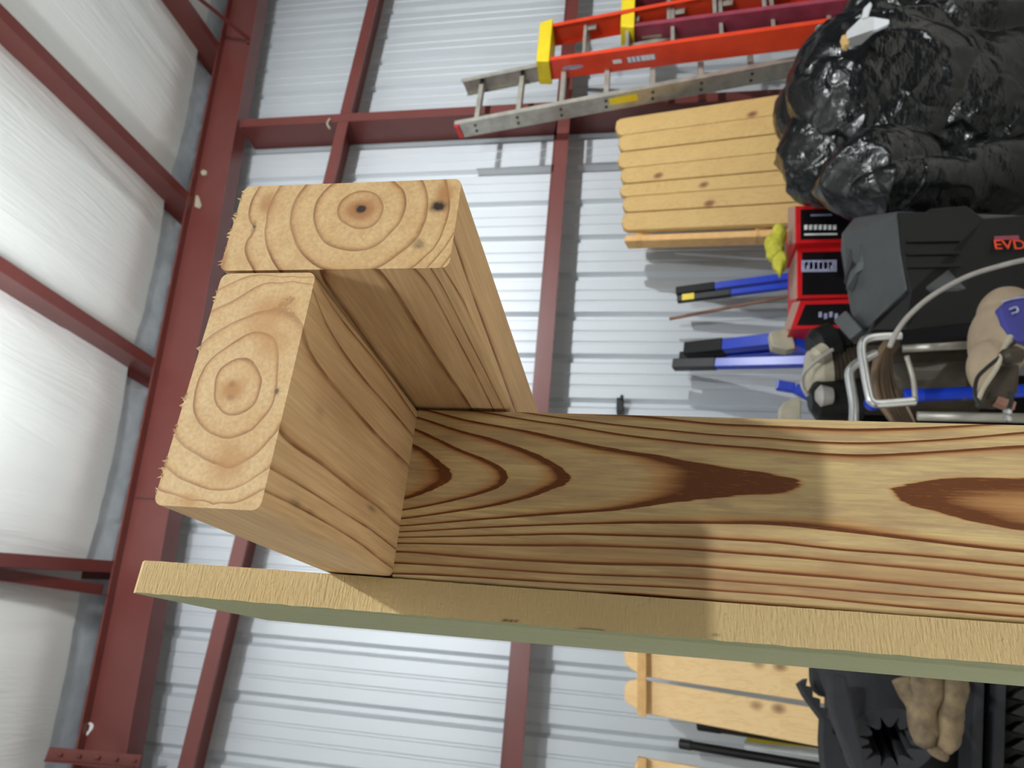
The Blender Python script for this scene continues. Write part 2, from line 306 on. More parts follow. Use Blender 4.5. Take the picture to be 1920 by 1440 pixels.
# growth-ring contours of the four boards: (mm, mm, ring number) on each face
GRAIN = {
 'A_end': [(159.4,105.2,0),(159,114.8,1),(163.1,114.4,1),(167.4,109.9,1),(167.9,103.5,1),(163.2,97.4,1),(157.1,96.1,1),(151.2,98.8,1),(150,103.7,1),(152.2,109.3,1),(159,114.8,1),(171.4,120.3,2),(164.2,124.2,2),(155.9,123.9,2),(149.2,120.9,2),(143.8,116.3,2),(141.1,110,2),(140.2,102.4,2),(142.1,96,2),(147.8,91.4,2),(152.9,88.3,2),(160.1,87.2,2),(167.6,89.2,2),(172,93.7,2),(171.8,130.7,3),(165.2,133.5,3),(156.2,133.5,3),(148.1,130.7,3),(141.5,126.8,3),(136.9,122.3,3),(133.6,117.5,3),(133.3,92.5,3),(138.1,87,3),(143.1,82.3,3),(149.4,79.4,3),(157.8,78.4,3),(164.5,79.3,3),(172.9,82.8,3),(172.3,141.6,4),(165.6,143.4,4),(157.9,143.9,4),(151.1,143.1,4),(143,140.2,4),(137.1,136.6,4),(132.9,133.3,4),(134.6,78.3,4),(140.4,73.7,4),(145.3,71.7,4),(152.3,70.4,4),(158.8,70,4),(166.2,71.4,4),(173.1,73.4,4),(171.9,150.6,5),(165.9,152.2,5),(158.9,151.9,5),(154,149.7,5),(151.2,147.1,5),(146.6,149.2,5),(141.9,149,5),(137.3,146.8,5),(133,143.3,5),(133.9,74.1,5),(139.1,70.8,5),(145.2,67.9,5),(137.4,156.2,5.8),(144.4,156.9,5.8),(151.5,157.6,5.8),(159.4,157.9,5.8),(167.6,158.3,5.8)],
 'B_end': [(83.7,137.9,0),(83.7,141.3,0.45),(88.9,140.2,0.45),(87.3,135.3,0.45),(81.2,134.6,0.45),(78.6,138.2,0.45),(83.7,141.3,0.45),(83.6,144.8,1),(91.5,145.3,1),(95.6,140.2,1),(94.4,132.8,1),(87.4,127.6,1),(83.1,127.7,1),(78.8,127.9,1),(74.5,133.6,1),(76.8,141.1,1),(83.6,144.8,1),(83.4,152.3,2),(76.6,151.1,2),(71.6,147.8,2),(67.2,141,2),(65.9,133.8,2),(67.6,130,2),(69.4,126.3,2),(72.9,124.3,2),(76.5,122.2,2),(84.1,121.6,2),(89.7,122.5,2),(95.4,123.5,2),(104.4,127.4,2),(106.8,136.1,2),(102.9,142.2,2),(99.9,145.4,2),(96.9,148.6,2),(89.6,151.9,2),(83.4,152.3,2),(100.9,155.7,3),(106.1,151.3,3),(109.9,145.9,3),(112.7,140.3,3),(115.4,132.8,3),(115.1,125.6,3),(111.8,119.5,3),(67.2,155.6,3),(62.4,149.8,3),(60.2,144.9,3),(58,140,3),(56.8,135.4,3),(55.6,131,3),(57.9,127.4,3),(60.2,123.9,3),(65.1,120.2,3),(68.8,117.9,3),(115.1,155.8,4),(119,148.5,4),(121.9,144.6,4),(124.9,140.7,4),(127.5,134,4),(128,125,4),(126.6,118.3,4),(56.1,156.4,4),(53.7,152.2,4),(51.4,148.1,4),(49.9,142.6,4),(48.4,137.2,4),(48.8,129.1,4),(51.7,123.3,4),(55.9,118.1,4),(124.5,155.2,5),(127.9,149,5),(130.4,143.1,5),(47.9,155.9,5),(46.3,149,5),(44,141.6,5),(42.9,133.9,5),(43.8,127.7,5),(46.5,122,5),(48.9,118.6,5),(79.9,155.7,2.6),(73.1,154,2.6),(130.7,131.1,5.5),(130.1,123.6,5.5),(43.4,153.1,5.5),(43.3,148.8,5.5),(43.2,144.5,5.5),(43.1,140.2,5.5),(42.9,136,5.5),(42.8,131.8,5.5),(42.7,127.6,5.5),(42.6,123.4,5.5),(42.5,119.3,5.5)],
 'A_bot': [(199.4,92.3,3),(207.6,92,3),(216.2,91.7,3),(225.5,91.4,3),(233.9,91.1,3),(242.8,90.9,3),(252.2,90.6,3),(262.2,90.3,3),(272.8,90,3),(284.1,89.7,3),(295.5,89.2,3),(307.6,88.6,3),(320.5,88,3),(334.2,87.4,3),(197.7,77.3,4),(204.8,77.2,4),(212.2,77,4),(220,76.9,4),(228.3,76.7,4),(237.1,76.5,4),(246.4,76.4,4),(256.3,76.2,4),(266.7,75.9,4),(277.9,75.7,4),(290.3,75.7,4),(303.7,75.6,4),(318,75.6,4),(333.5,75.5,4),(199.2,72.6,5),(206.2,72.5,5),(213.7,72.3,5),(221.6,72.2,5),(229.9,72,5),(238.7,71.9,5),(248.1,71.7,5),(258,71.5,5),(268.5,71.3,5),(279.7,71,5),(291.7,70.8,5),(304.5,70.6,5),(318.3,70.3,5),(333.1,70,5),(200.2,103.6,2.35),(207.1,103.7,2.35),(214.3,103.7,2.35),(221.9,103.7,2.35),(229.9,103.8,2.35),(238.3,103.8,2.35),(247.3,103.9,2.35),(256.2,103.7,2.35),(265.6,103.6,2.35),(275.5,103.5,2.35),(286,103.3,2.35),(297.2,103.2,2.35),(309.1,103,2.35),(321.7,102.9,2.35),(335.2,102.7,2.35),(203.5,116.5,2.9),(210.7,116.7,2.9),(218.2,116.8,2.9),(226.1,117,2.9),(234.5,117.2,2.9),(243.3,117.3,2.9),(252.6,117.5,2.9),(262.5,117.7,2.9),(272.3,117.8,2.9),(282.6,117.8,2.9),(293.6,117.8,2.9),(305.3,117.9,2.9),(317.7,117.9,2.9),(330.9,117.9,2.9)],
 'A_right': [(144.5,200.2,5),(143.8,207.6,5),(143.1,215.3,5),(142.3,223.4,5),(141.4,232,5),(141.1,241.2,5),(140.7,251,5),(140.3,261.4,5),(139.8,272.4,5),(139.4,284.2,5),(138.8,296.8,5),(138.1,311,5),(137.3,326.2,5),(136.4,342.7,5),(152.6,198.5,4.62),(152.5,204.9,4.62),(152.3,211.7,4.62),(152.1,218.8,4.62),(151.9,226.2,4.62),(151.7,234.1,4.62),(151.5,242.3,4.62),(151.3,251,4.62),(151.1,260.1,4.62),(150.8,269.7,4.62),(150.6,279.9,4.62),(150.3,290.7,4.62),(150,302.2,4.62),(149.7,314.4,4.62),(149.4,327.4,4.62),(149,341.3,4.62),(148.7,356.1,4.62),(148.3,372,4.62),(165.6,195,4.3),(165.5,201.3,4.3),(165.5,207.8,4.3),(165.4,214.7,4.3),(165.4,221.8,4.3),(165.3,229.3,4.3),(165.2,237.2,4.3),(165.2,245.5,4.3),(165.1,254.2,4.3),(165,263.4,4.3),(165,273.1,4.3),(164.9,283.3,4.3),(164.8,294.2,4.3),(164.7,305.7,4.3),(164.6,317.9,4.3),(164.5,330.9,4.3),(164.4,344.8,4.3),(164.3,359.6,4.3),(164.2,375.5,4.3),(164.1,392.5,4.3),(163.9,410.8,4.3),(136.4,204.5,5.35),(136.1,211.4,5.35),(135.8,218.5,5.35),(135.5,226.1,5.35),(135.2,234,5.35),(134.8,242.4,5.35),(134.5,251.2,5.35),(134.1,260.5,5.35),(133.7,270.3,5.35),(133.2,280.8,5.35),(132.8,291.9,5.35),(132.3,303.7,5.35),(131.8,316.3,5.35),(131.2,329.7,5.35)],
 'B_right': [(121.8,200.9,4),(120.6,206.5,4),(119.4,212.3,4),(118.1,218.4,4),(117.1,226.9,4),(116,235.9,4),(115.7,244.5,4),(115.3,253.7,4),(114.9,263.3,4),(115.3,278.4,4),(115.7,295,4),(115.7,307.1,4),(115.6,320,4),(115.5,333.8,4),(127.7,201,5),(127.5,207.8,5),(127.3,215,5),(127.1,222.6,5),(126.8,230.6,5),(127.1,240,5),(127.4,250,5),(127.7,260.7,5),(128.1,272.1,5),(127.7,282.8,5),(127.2,294.2,5),(126.7,306.3,5),(126.2,319.2,5),(125.7,333,5),(106.6,200.5,3),(103.4,206.9,3),(102.4,213.3,3),(101.4,220.1,3),(101.1,227.9,3),(100.8,236.1,3),(100.1,246.2,3),(99.4,257,3),(99,271.2,3),(98.7,286.8,3),(98.9,300.5,3),(99.2,315.4,3),(99.5,331.6,3),(66.3,203.2,3),(67.6,216.7,3),(68.1,226.1,3),(68.6,236.1,3),(67.9,252.3,3),(67.7,263.5,3),(67.5,275.5,3),(67.8,288.3,3),(68,302.1,3),(67.2,315.9,3),(66.3,330.8,3),(55.1,199,4),(56.5,213.1,4),(56.6,222,4),(56.7,231.6,4),(56.7,248.5,4),(56.6,265.2,4),(56.7,278.2,4),(56.8,292.3,4),(56,309.7,4),(55.1,329.1,4),(48.3,197.7,5),(48.8,206.7,5),(49.4,216.5,5),(49.4,225.5,5),(49.5,235.1,5),(49.5,245.5,5),(49.5,256.6,5),(49.1,270.1,5),(48.7,284.9,5),(47.6,299.9,5),(46.3,316.3,5),(45.9,330.1,5),(83.1,205.5,2.45),(83.1,213.4,2.45),(83,221.8,2.45),(83,230.7,2.45),(83,240.2,2.45),(83,252.2,2.45),(83,265.1,2.45),(83,279.2,2.45),(81.9,293,2.45),(80.6,308,2.45),(79.3,324.2,2.45),(93.1,204.3,2.6),(92.9,211.5,2.6),(92.6,219.1,2.6),(92.4,227.2,2.6),(92.1,235.7,2.6),(91.9,244.7,2.6),(91.6,254.3,2.6),(91.3,264.4,2.6),(91,275.3,2.6),(90.6,286.8,2.6),(90.3,299.2,2.6),(89.9,312.5,2.6),(89.5,326.7,2.6),(73.7,203,2.7),(73.6,210.1,2.7),(73.5,217.6,2.7),(73.5,225.4,2.7),(73.4,233.8,2.7),(73.3,242.7,2.7),(73.2,252.1,2.7),(73.1,262.1,2.7),(73,272.8,2.7),(72.9,284.2,2.7)],
 'C_front': [(94.9,114.9,-3.4),(94.9,103.2,-3.15),(111.3,116,-3),(107.9,108.6,-3),(103.1,102.5,-3),(98.4,94.7,-3),(95,91.5,-3),(91.3,94.7,-3),(84.7,106.2,-3),(79.8,117,-3),(119.7,116.8,-2),(114.9,106.4,-2),(110.1,96.3,-2),(107.3,87.4,-2),(104.5,78.7,-2),(101.2,70.4,-2),(93.6,63.5,-2),(88.9,67.5,-2),(85.7,75.7,-2),(82.6,86.2,-2),(79.5,96.7,-2),(77.2,106.9,-2),(74.9,117.1,-2),(126.4,115.5,-1),(122.9,104.1,-1),(119.5,92.9,-1),(117.5,82.8,-1),(115.6,72.8,-1),(110.6,58.3,-1),(104.9,44.1,-1),(99.9,37.9,-1),(95,31.6,-1),(91.4,35.7,-1),(88.8,45.5,-1),(84.1,56,-1),(81.8,63.4,-1),(79.5,70.8,-1),(77.5,81.3,-1),(75.5,91.8,-1),(73.9,100,-1),(72.2,108.2,-1),(70.5,116.4,-1),(94.7,28.4,-0.93),(96.7,13.7,-0.66),(103.3,-0.8,-0.42),(98.3,-3.3,-0.42),(92.3,-1,-0.42),(103.5,-7.2,-0.24),(98.6,-9.7,-0.24),(92.6,-7.3,-0.24),(98.1,-19.2,-0.13),(97.4,-39.4,-0.09),(97.8,-66.1,-0.04),(130.8,113.8,0),(128,102.3,0),(125.2,90.9,0),(123.8,81.1,0),(122.4,71.4,0),(121,61.8,0),(119.4,52.9,0),(117.9,44.1,0),(116.4,35.5,0),(114.7,26.9,0),(113,18.4,0),(112,10.1,0),(111,1.8,0),(110,-6.4,0),(108.7,-15,0),(107.5,-23.5,0),(106.2,-31.9,0),(106.2,-31.9,0),(105,-39.7,0),(103.8,-47.4,0),(102.6,-55,0),(102,-64.8,0),(101.4,-74.5,0),(96.3,-79,0),(92.4,-72.4,0),(91.9,-65.2,0),(91.3,-58,0),(90.8,-50.7,0),(89.5,-41.1,0),(88.2,-31.5,0),(87.8,-31.5,0),(86.8,-24.6,0),(85.9,-17.6,0),(84.9,-10.5,0),(82.6,-0.7,0),(80.2,9.1,0),(79.3,17.1,0),(78.4,25.1,0),(77.5,33.2,0),(76.5,41.3,0),(75.5,49.5,0),(74.5,57.7,0),(73.5,66,0),(72.4,74.5,0),(71.2,83.1,0),(70,91.7,0),(68.9,100.4,0),(67.7,109.2,0),(66.5,118,0),(104.1,-171,0),(104.1,-164.8,0),(104.1,-158.5,0),(104.1,-152.2,0),(104.1,-145.8,0),(102.8,-137,0),(101.4,-128,0),(99.1,-120.5,0),(96.7,-113,0),(91.4,-114.8,0),(88.8,-125,0),(87.1,-132.1,0),(85.5,-139.1,0),(83.9,-146.1,0),(82.7,-153,0),(81.7,-159.9,0),(80.6,-166.7,0),(94.9,-123.7,-0.06),(92.9,-137.3,-0.12),(92.6,-154.2,-0.2),(92.5,-167.6,-0.25),(96.7,-95.4,0.15),(96.7,-86.7,0.1),(96,-105.4,0.1),(104,-96.9,0.45),(95.1,-96,0.45),(86.5,-95.2,0.45),(131.5,86.2,1),(130.2,77.9,1),(128.9,69.6,1),(127.6,61.5,1),(126.3,53.4,1),(125.4,44.6,1),(124.6,35.9,1),(123.1,27.3,1),(121.8,18.7,1),(120.4,10.3,1),(119.5,2,1),(118.7,-6.3,1),(118,-15,1),(117.3,-23.6,1),(116.5,-32.1,1),(116.5,-32.1,1),(116.2,-40,1),(115.9,-47.8,1),(115.6,-55.6,1),(115.3,-63.3,1),(114.6,-70.9,1),(114,-78.4,1),(113.8,-85.9,1),(113.7,-93.4,1),(113.6,-100.7,1),(114,-111.7,1),(114.9,-120.3,1),(115.7,-128.8,1),(116.6,-137.2,1),(117.4,-144.6,1),(118.3,-152.1,1),(119.1,-159.4,1),(119.9,-166.8,1),(120.8,-174.1,1),(63.7,118,1),(64.7,108.9,1),(65.8,100,1),(66.8,91.1,1),(67.8,82.3,1),(68.6,73.9,1),(69.3,65.6,1),(70.1,57.3,1),(70.9,49.1,1),(71.6,41,1),(72.3,32.9,1),(72.9,24.9,1),(73.6,16.9,1),(74.2,9,1),(74.9,1.1,1),(75.1,-7.1,1),(75.4,-15.2,1),(75.7,-23.3,1),(76,-31.3,1),(76.2,-31.3,1),(76.5,-38.8,1),(76.9,-46.3,1),(77.3,-53.8,1),(77.7,-61.2,1),(77.3,-68.5,1),(76.8,-75.7,1),(76.4,-82.8,1),(76.1,-89.9,1),(75.6,-97,1),(75.2,-103.9,1),(74.8,-110.8,1),(74.2,-117.6,1),(73.7,-124.4,1),(73.2,-131.1,1),(72.7,-137.7,1),(72.3,-144.6,1),(71.9,-151.5,1),(71.5,-158.3,1),(71.1,-165,1),(130.4,60,2),(129.3,51.9,2),(128.3,44,2),(127.3,36.1,2),(126.5,27.4,2),(125.7,18.9,2),(124.9,10.4,2),(124.2,1.7,2),(123.6,-6.9,2),(123,-15.4,2),(122.4,-23.8,2),(121.8,-32.2,2),(121.5,-32.2,2),(121.3,-40.1,2),(121,-48,2),(120.8,-55.8,2),(120.6,-63.6,2),(120,-71.2,2),(119.4,-78.8,2),(118.9,-86.3,2),(119.1,-95.1,2),(119.3,-103.8,2),(119.6,-112.4,2),(120.2,-119,2),(120.9,-125.6,2),(121.5,-132.2,2),(122.2,-138.7,2),(122.9,-145.2,2),(124,-152.8,2),(125.1,-160.3,2),(126.2,-167.8,2),(127.3,-175.2,2),(60.9,117.5,2),(61.6,108.5,2),(62.3,99.7,2),(62.9,90.8,2),(63.6,82.1,2),(64.3,73.4,2),(65,65.1,2),(65.6,56.9,2),(66.3,48.8,2),(67,40.7,2),(67.6,32.6,2),(67.8,24.6,2),(67.9,16.7,2),(68.1,8.8,2),(68.3,1,2),(68.5,-7.2,2),(68.8,-15.2,2),(69.1,-23.2,2),(69.4,-31.1,2),(69,-31.1,2),(69,-38.6,2),(69.1,-46,2),(69.1,-53.4,2),(69.2,-60.7,2),(68.7,-67.9,2),(68.2,-75.1,2),(67.8,-82.1,2),(67.3,-89.1,2),(67.2,-96.1,2),(67.2,-103,2),(67.1,-109.9,2),(67,-116.7,2),(66.8,-122.8,2),(66.5,-128.8,2),(66.3,-134.7,2),(66,-140.7,2),(65.8,-146.5,2),(65.5,-152.4,2),(65.3,-158.1,2),(65,-163.9,2),(131.4,6.4,3),(130.6,-1.5,3),(129.9,-9.3,3),(129.1,-17,3),(128.4,-24.7,3),(127.7,-32.3,3),(127.3,-32.3,3),(127.1,-40.3,3),(127,-48.2,3),(126.9,-56.1,3),(126.8,-63.9,3),(126.7,-71.7,3),(126.6,-79.3,3),(126.5,-87,3),(126.3,-94.5,3),(126.2,-102,3),(126.7,-109.5,3),(127.1,-116.9,3),(127.5,-124.3,3),(128,-131.6,3),(128.6,-138.9,3),(129.3,-146.1,3),(129.9,-153.3,3),(130.6,-160.5,3),(58.6,117.1,3),(58.8,109.3,3),(59.1,101.6,3),(59.4,93.9,3),(59.6,86.3,3),(59.9,78.8,3),(60.1,71.3,3),(60.4,63.9,3),(60.6,56.5,3),(61.1,48.4,3),(61.5,40.3,3),(62,32.3,3),(62.4,24.4,3),(62.9,16.5,3),(63,8.4,3),(63.2,0.4,3),(63.4,-7.6,3),(63.6,-15.5,3),(63.8,-23.3,3),(64,-31,3),(63.2,-31,3),(63.2,-38.5,3),(63.2,-45.8,3),(63.2,-53.1,3),(63.2,-60.4,3),(63.2,-67.6,3),(63,-74.7,3),(62.7,-81.7,3),(62.5,-88.7,3),(62.2,-95.6,3),(62,-102.5,3),(61.7,-109.3,3),(61.5,-116,3),(61.2,-122.7,3),(61,-129.3,3),(60.7,-135.9,3),(60.3,-142.7,3),(59.9,-149.5,3),(59.5,-156.2,3),(59.2,-162.8,3),(54.1,116.4,4),(53.9,107.1,4),(53.6,98,4),(53.4,88.9,4),(53.4,80.5,4),(53.4,72.2,4),(53.5,64,4),(53.5,55.9,4),(53.6,47.8,4),(53.7,39.8,4),(53.7,31.8,4),(53.8,23.9,4),(54.1,16.9,4),(54.4,9.9,4),(54.7,3,4),(55,-3.9,4),(55.3,-10.7,4),(55.6,-17.5,4),(55.9,-24.2,4),(56.1,-30.9,4),(56,-30.9,4),(55.8,-38.2,4),(55.7,-45.5,4),(55.5,-52.8,4),(55.3,-59.9,4),(55.2,-67,4),(55.1,-74.1,4),(55,-81.1,4),(54.9,-88,4),(54.8,-94.9,4),(54.5,-101.7,4),(54.3,-108.4,4),(54,-115.1,4),(53.8,-121.7,4),(53.5,-128.3,4),(53.3,-135.1,4),(53.2,-141.8,4),(53,-148.5,4),(52.8,-155.1,4),(52.6,-161.6,4),(48.5,109.5,5),(48.6,99.5,5),(48.8,89.7,5),(48.9,80,5),(48.9,71.7,5),(48.8,63.6,5),(48.8,55.4,5),(48.8,47.4,5),(48.7,39.4,5),(48.9,32.2,5),(49.1,25,5),(49.3,17.8,5),(49.6,10.7,5),(49.8,3.7,5),(50,-3.3,5),(50.2,-10.3,5),(50.4,-17.2,5),(50.6,-24,5),(50.8,-30.8,5),(50.4,-30.8,5),(50.4,-38.1,5),(50.4,-45.3,5),(50.3,-52.5,5),(50.3,-59.7,5),(50.3,-66.7,5),(50.2,-73.7,5),(50.1,-80.7,5),(50,-87.6,5),(50,-94.4,5),(49.9,-101.2,5),(49.9,-107.4,5),(49.8,-113.5,5),(49.8,-119.6,5),(49.8,-125.7,5),(49.8,-131.7,5),(49.8,-137.6,5),(49.7,-143.6,5),(49.7,-149.4,5),(49.7,-155.3,5),(49.7,-161.1,5),(44.2,96.1,6),(44.2,88.6,6),(44.3,81.1,6),(44.4,73.7,6),(44.4,66.4,6),(44.5,59.1,6),(44.6,51.9,6),(44.6,44.7,6),(44.7,37.6,6),(44.8,30.5,6),(44.8,23.5,6),(45,16.6,6),(45.2,9.7,6),(45.4,2.8,6),(45.6,-4,6),(45.8,-10.7,6),(46,-17.4,6),(46.2,-24.1,6),(46.4,-30.7,6),(46,-30.7,6),(46,-38,6),(46,-45.2,6),(46.1,-52.3,6),(46.1,-59.4,6),(46.1,-66.5,6),(46.1,-73.4,6),(45.8,-80.3,6),(45.5,-87.2,6),(45.1,-93.9,6),(44.8,-100.6,6),(44.7,-106.8,6),(44.5,-112.9,6),(44.4,-118.9,6),(44.3,-124.9,6),(44.2,-130.9,6),(44.1,-136.8,6),(43.9,-142.6,6),(43.8,-148.4,6),(43.7,-154.2,6),(43.6,-160,6),(42.2,8,7),(42,0.2,7),(41.9,-7.6,7),(41.8,-15.4,7),(41.7,-23,7),(41.6,-30.6,7),(41.3,-30.6,7),(41.2,-37.1,7),(41.2,-43.6,7),(41.2,-50,7),(41.1,-56.3,7),(41.1,-62.6,7),(41.1,-68.9,7),(41,-75.1,7),(41,-81.3,7),(41,-87.4,7),(40.9,-93.5,7),(40.8,-99.7,7),(40.7,-105.9,7),(40.6,-112,7),(40.5,-118.1,7),(40.5,-124.1,7),(40.4,-130.1,7),(40.3,-136,7),(40.2,-141.9,7),(40.1,-147.7,7),(40,-153.5,7),(39.9,-159.3,7)],
}

# ---------------------------------------------------------------- foreground lumber
def tps_fit(pts, aspect=(1, 1), smooth=.02):
    P = np.array(pts, float); X = P[:, :2]*np.array(aspect); f = P[:, 2]; c = X.mean(0); s = X.std()*2; U = (X-c)/s; n = len(U)
    r2 = ((U[:, None]-U[None])**2).sum(-1); K = .5*r2*np.log(r2+1e-12); K[np.arange(n), np.arange(n)] = smooth*.05
    Q = np.c_[np.ones(n), U]; A = np.zeros((n+3, n+3)); A[:n, :n] = K; A[:n, n:] = Q; A[n:, :n] = Q.T
    w = np.linalg.lstsq(A, np.r_[f, 0, 0, 0], rcond=1e-9)[0]
    def ev(p):
        p = (np.asarray(p, float)*np.array(aspect)-c)/s; out = np.empty(len(p))
        for i in range(0, len(p), 4000):
            q = p[i:i+4000]; r = ((q[:, None]-U[None])**2).sum(-1); out[i:i+4000] = (.5*r*np.log(r+1e-12))@w[:n]+w[n]+q@w[n+1:]
        return out
    return ev
def blobs(P2, spec):
    """soft spots: (x, z, rx, rz, strength) in millimetres"""
    out = np.zeros(len(P2))
    for x, z, rx, rz, k in spec:
        out = np.maximum(out, k*np.exp(-(((P2[:, 0]-x)/rx)**2+((P2[:, 1]-z)/rz)**2)**1.5))
    return out
def set_attr(o, name, vals):
    a = o.data.attributes.new(name, 'FLOAT', 'POINT'); a.data.foreach_set('value', np.asarray(vals, np.float32))
def round_grid(w, h, nu, nv, r):
    """grid over a w x h rectangle whose corners are pulled onto arcs of radius r; boundary cells refined"""
    def ax(L, n):
        e = np.array([0, .18, .4, .7, 1.])*r; return np.r_[e, np.linspace(r, L-r, n)[1:-1], L-e[::-1]]
    us, vs = ax(w, nu), ax(h, nv); G = np.array([[(u, v) for v in vs] for u in us])
    for cx, cz, sx, sz in ((r, r, -1, -1), (w-r, r, 1, -1), (r, h-r, -1, 1), (w-r, h-r, 1, 1)):
        d = G-np.array([cx, cz]); m = (d[..., 0]*sx > 0) & (d[..., 1]*sz > 0)
        a = np.abs(d); mx = a.max(-1); L = np.hypot(a[..., 0], a[..., 1])+1e-12
        k = np.where(m, mx/L, 1); G = np.where(m[..., None], np.array([cx, cz])+d*k[..., None], G)
    return G
def lumber_out(name, label, x0, x1, z0, z1, y0, y1, nu, nv, ny, end_mat, end_f, side_f, knots, warm, seed, side_warm=(), side_knot=()):
    """a beam pointing at the camera: ringed end grain at y0, grain running back to y1"""
    G = round_grid(x1-x0, z1-z0, nu, nv, .0032); NU, NV = G.shape[:2]; V = []; F = []; mi = []
    rnd = random.Random(seed)
    E = G.reshape(-1, 2)+np.array([x0, z0])
    bi = [(i, 0) for i in range(NU)]+[(NU-1, j) for j in range(1, NV)]+[(i, NV-1) for i in range(NU-2, -1, -1)]+[(0, j) for j in range(NV-2, 0, -1)]
    B = np.array([G[i, j] for i, j in bi])+np.array([x0, z0]); nb = len(B)
    cen = np.array([(x0+x1)/2, (z0+z1)/2])
    V = [(x, y0, z) for x, z in E]
    F = [(i*NV+j, (i+1)*NV+j, (i+1)*NV+j+1, i*NV+j+1) for i in range(NU-1) for j in range(NV-1)]; mi = [0]*len(F)
    ys = np.linspace(y0, y1, ny); o = len(V); phi = [end_f(E*1000)]
    kn = [blobs(E*1000, knots)]; wm = [blobs(E*1000, warm)]
    for k, y in enumerate(ys):
        sh_ = .0006 if k == 0 else 0
        V += [(x, y, z) for x, z in B]; phi.append(side_f(B*1000, y*1000))
        Y3 = np.c_[B[:, 1]*1000, np.full(nb, y*1000), B[:, 0]*1000]
        kn.append(sum((kk[4]*np.exp(-(((B[:, 0]*1000-kk[0])/kk[2])**2+((y*1000-kk[1])/kk[3])**2)) for kk in side_knot), np.zeros(nb))*(B[:, 1] < z0+.002))
        wm.append(sum((kk[4]*np.exp(-(((B[:, 0]*1000-kk[0])/kk[2])**2+((y*1000-kk[1])/kk[3])**2)) for kk in side_warm), np.zeros(nb))*(B[:, 1] < z0+.002))
    for k in range(ny-1):
        for i in range(nb):
            j = (i+1) % nb; F.append((o+k*nb+i, o+k*nb+j, o+(k+1)*nb+j, o+(k+1)*nb+i)); mi.append(1)
    F.append(tuple(o+(ny-1)*nb+i for i in range(nb))); mi.append(1)
    phi = np.concatenate(phi); kn = np.concatenate(kn); wm = np.concatenate(wm)
    # torn fibres left by the saw along the upper edge
    n0 = len(V)
    for _ in range(40):
        x = x0+(x1-x0)*min(1, abs(rnd.choice((.12, .3, .42, .62, .9))+rnd.gauss(0, .035))); L = .0002+.0017*rnd.random()**3; w = rnd.uniform(.0003, .0009); a = rnd.uniform(-.0012, .0012)
        V += [(x-w, y0, z1-.0006), (x+w, y0, z1-.0006), (x, y0+w, z1-.0006), (x+a, y0+rnd.uniform(-.0008, .0004), z1+L)]
        q = len(V)-4; F += [(q, q+1, q+3), (q+1, q+2, q+3), (q+2, q, q+3), (q, q+2, q+1)]; mi += [0]*4
    ex = np.zeros(len(V)-n0); mb = MB(); mb.v = [Vector(v) for v in V]; mb.f = F; mb.mi = mi
    me = bpy.data.meshes.new(name); base = Vector((cen[0], y1, z0)); me.from_pydata([tuple(v-base) for v in mb.v], [], F)
    ob = bpy.data.objects.new(name, me); col.objects.link(ob); ob.location = base+Vector((0, 0, RAISE))
    me.materials.append(MAT[end_mat]); me.materials.append(MAT['side']); me.polygons.foreach_set('material_index', mi)
    me.validate(); 
    set_attr(ob, 'ring', np.r_[phi, ex+.3]); set_attr(ob, 'knot', np.r_[kn, ex]); set_attr(ob, 'warm', np.r_[wm, ex])
    return ob

def edge_rows(fend, fixed, vals, which, y0=200.):
    """control points that carry the end grain's rings over the arris onto a side"""
    return [((y0, v) if which == 'x' else (v, y0)) for v in vals]
# upper beam lying flat (its broad face to the left), pith in view
fa = tps_fit(GRAIN['A_end'])
zs = np.linspace(68, 157, 24); ra = fa(np.c_[np.full(24, 132.6), zs])
bot = [(200, z_, p) for z_, p in zip(zs, ra)]+list(GRAIN['A_bot'])
fab = tps_fit([(y, z_, p) for y, z_, p in bot], (.35, 1), .3)
xs = np.linspace(133, 172.5, 12); rr = fa(np.c_[xs, np.full(12, 67.)])
far_ = tps_fit(list(GRAIN['A_right']), (1, .35), .3)
def side_a(B, y):
    p = fa(B); Y = np.full(len(B), y)
    left = B[:, 0] < 134.2; low = (B[:, 1] < 69) & ~left
    p = np.where(left, fab(np.c_[Y, B[:, 1]]), p); p = np.where(low, far_(np.c_[B[:, 0], Y]), p); return p
P_A = at(677, 392, .2)*1000; K1 = at(822, 387, .2)*1000; K2 = at(785, 458, .2)*1000; K3 = at(477, 425, .2)*1000
H1 = at(832, 365, .2)*1000; W1 = at(418, 490, .2)*1000
lumber_out('lumber_beam', 'upper two by four beam with a dark pith hole in its ringed sawn end', .1325, .1722, .067, .157, .2, .43, 110, 240, 70, 'end_a', fa, side_a,
    [(P_A.x, P_A.z, 1.7, 1.9, 1.6), (P_A.x+.6, P_A.z+1.2, 1.5, 1.5, .6), (K1.x, K1.z, 2.5, 3.2, 1.1), (K2.x, K2.z, 2.2, 2.4, .5), (K3.x, K3.z, .8, .9, .75), (K3.x-.5, K3.z+.3, 3.5, .8, .35)],
    [(P_A.x, P_A.z, 5.6, 6.8, 1.25), (H1.x, H1.z, 5.0, 3.5, .8), (W1.x, W1.z, 5, 1.5, .9), (at(500, 380, .2).x*1000, at(500, 380, .2).z*1000, 5.5, 3.6, .8)], 1)
tag(bpy.data.objects['lumber_beam'], None, 'beam'); bpy.data.objects['lumber_beam']['label'] = 'upper two by four beam with a dark pith hole in its ringed sawn end'

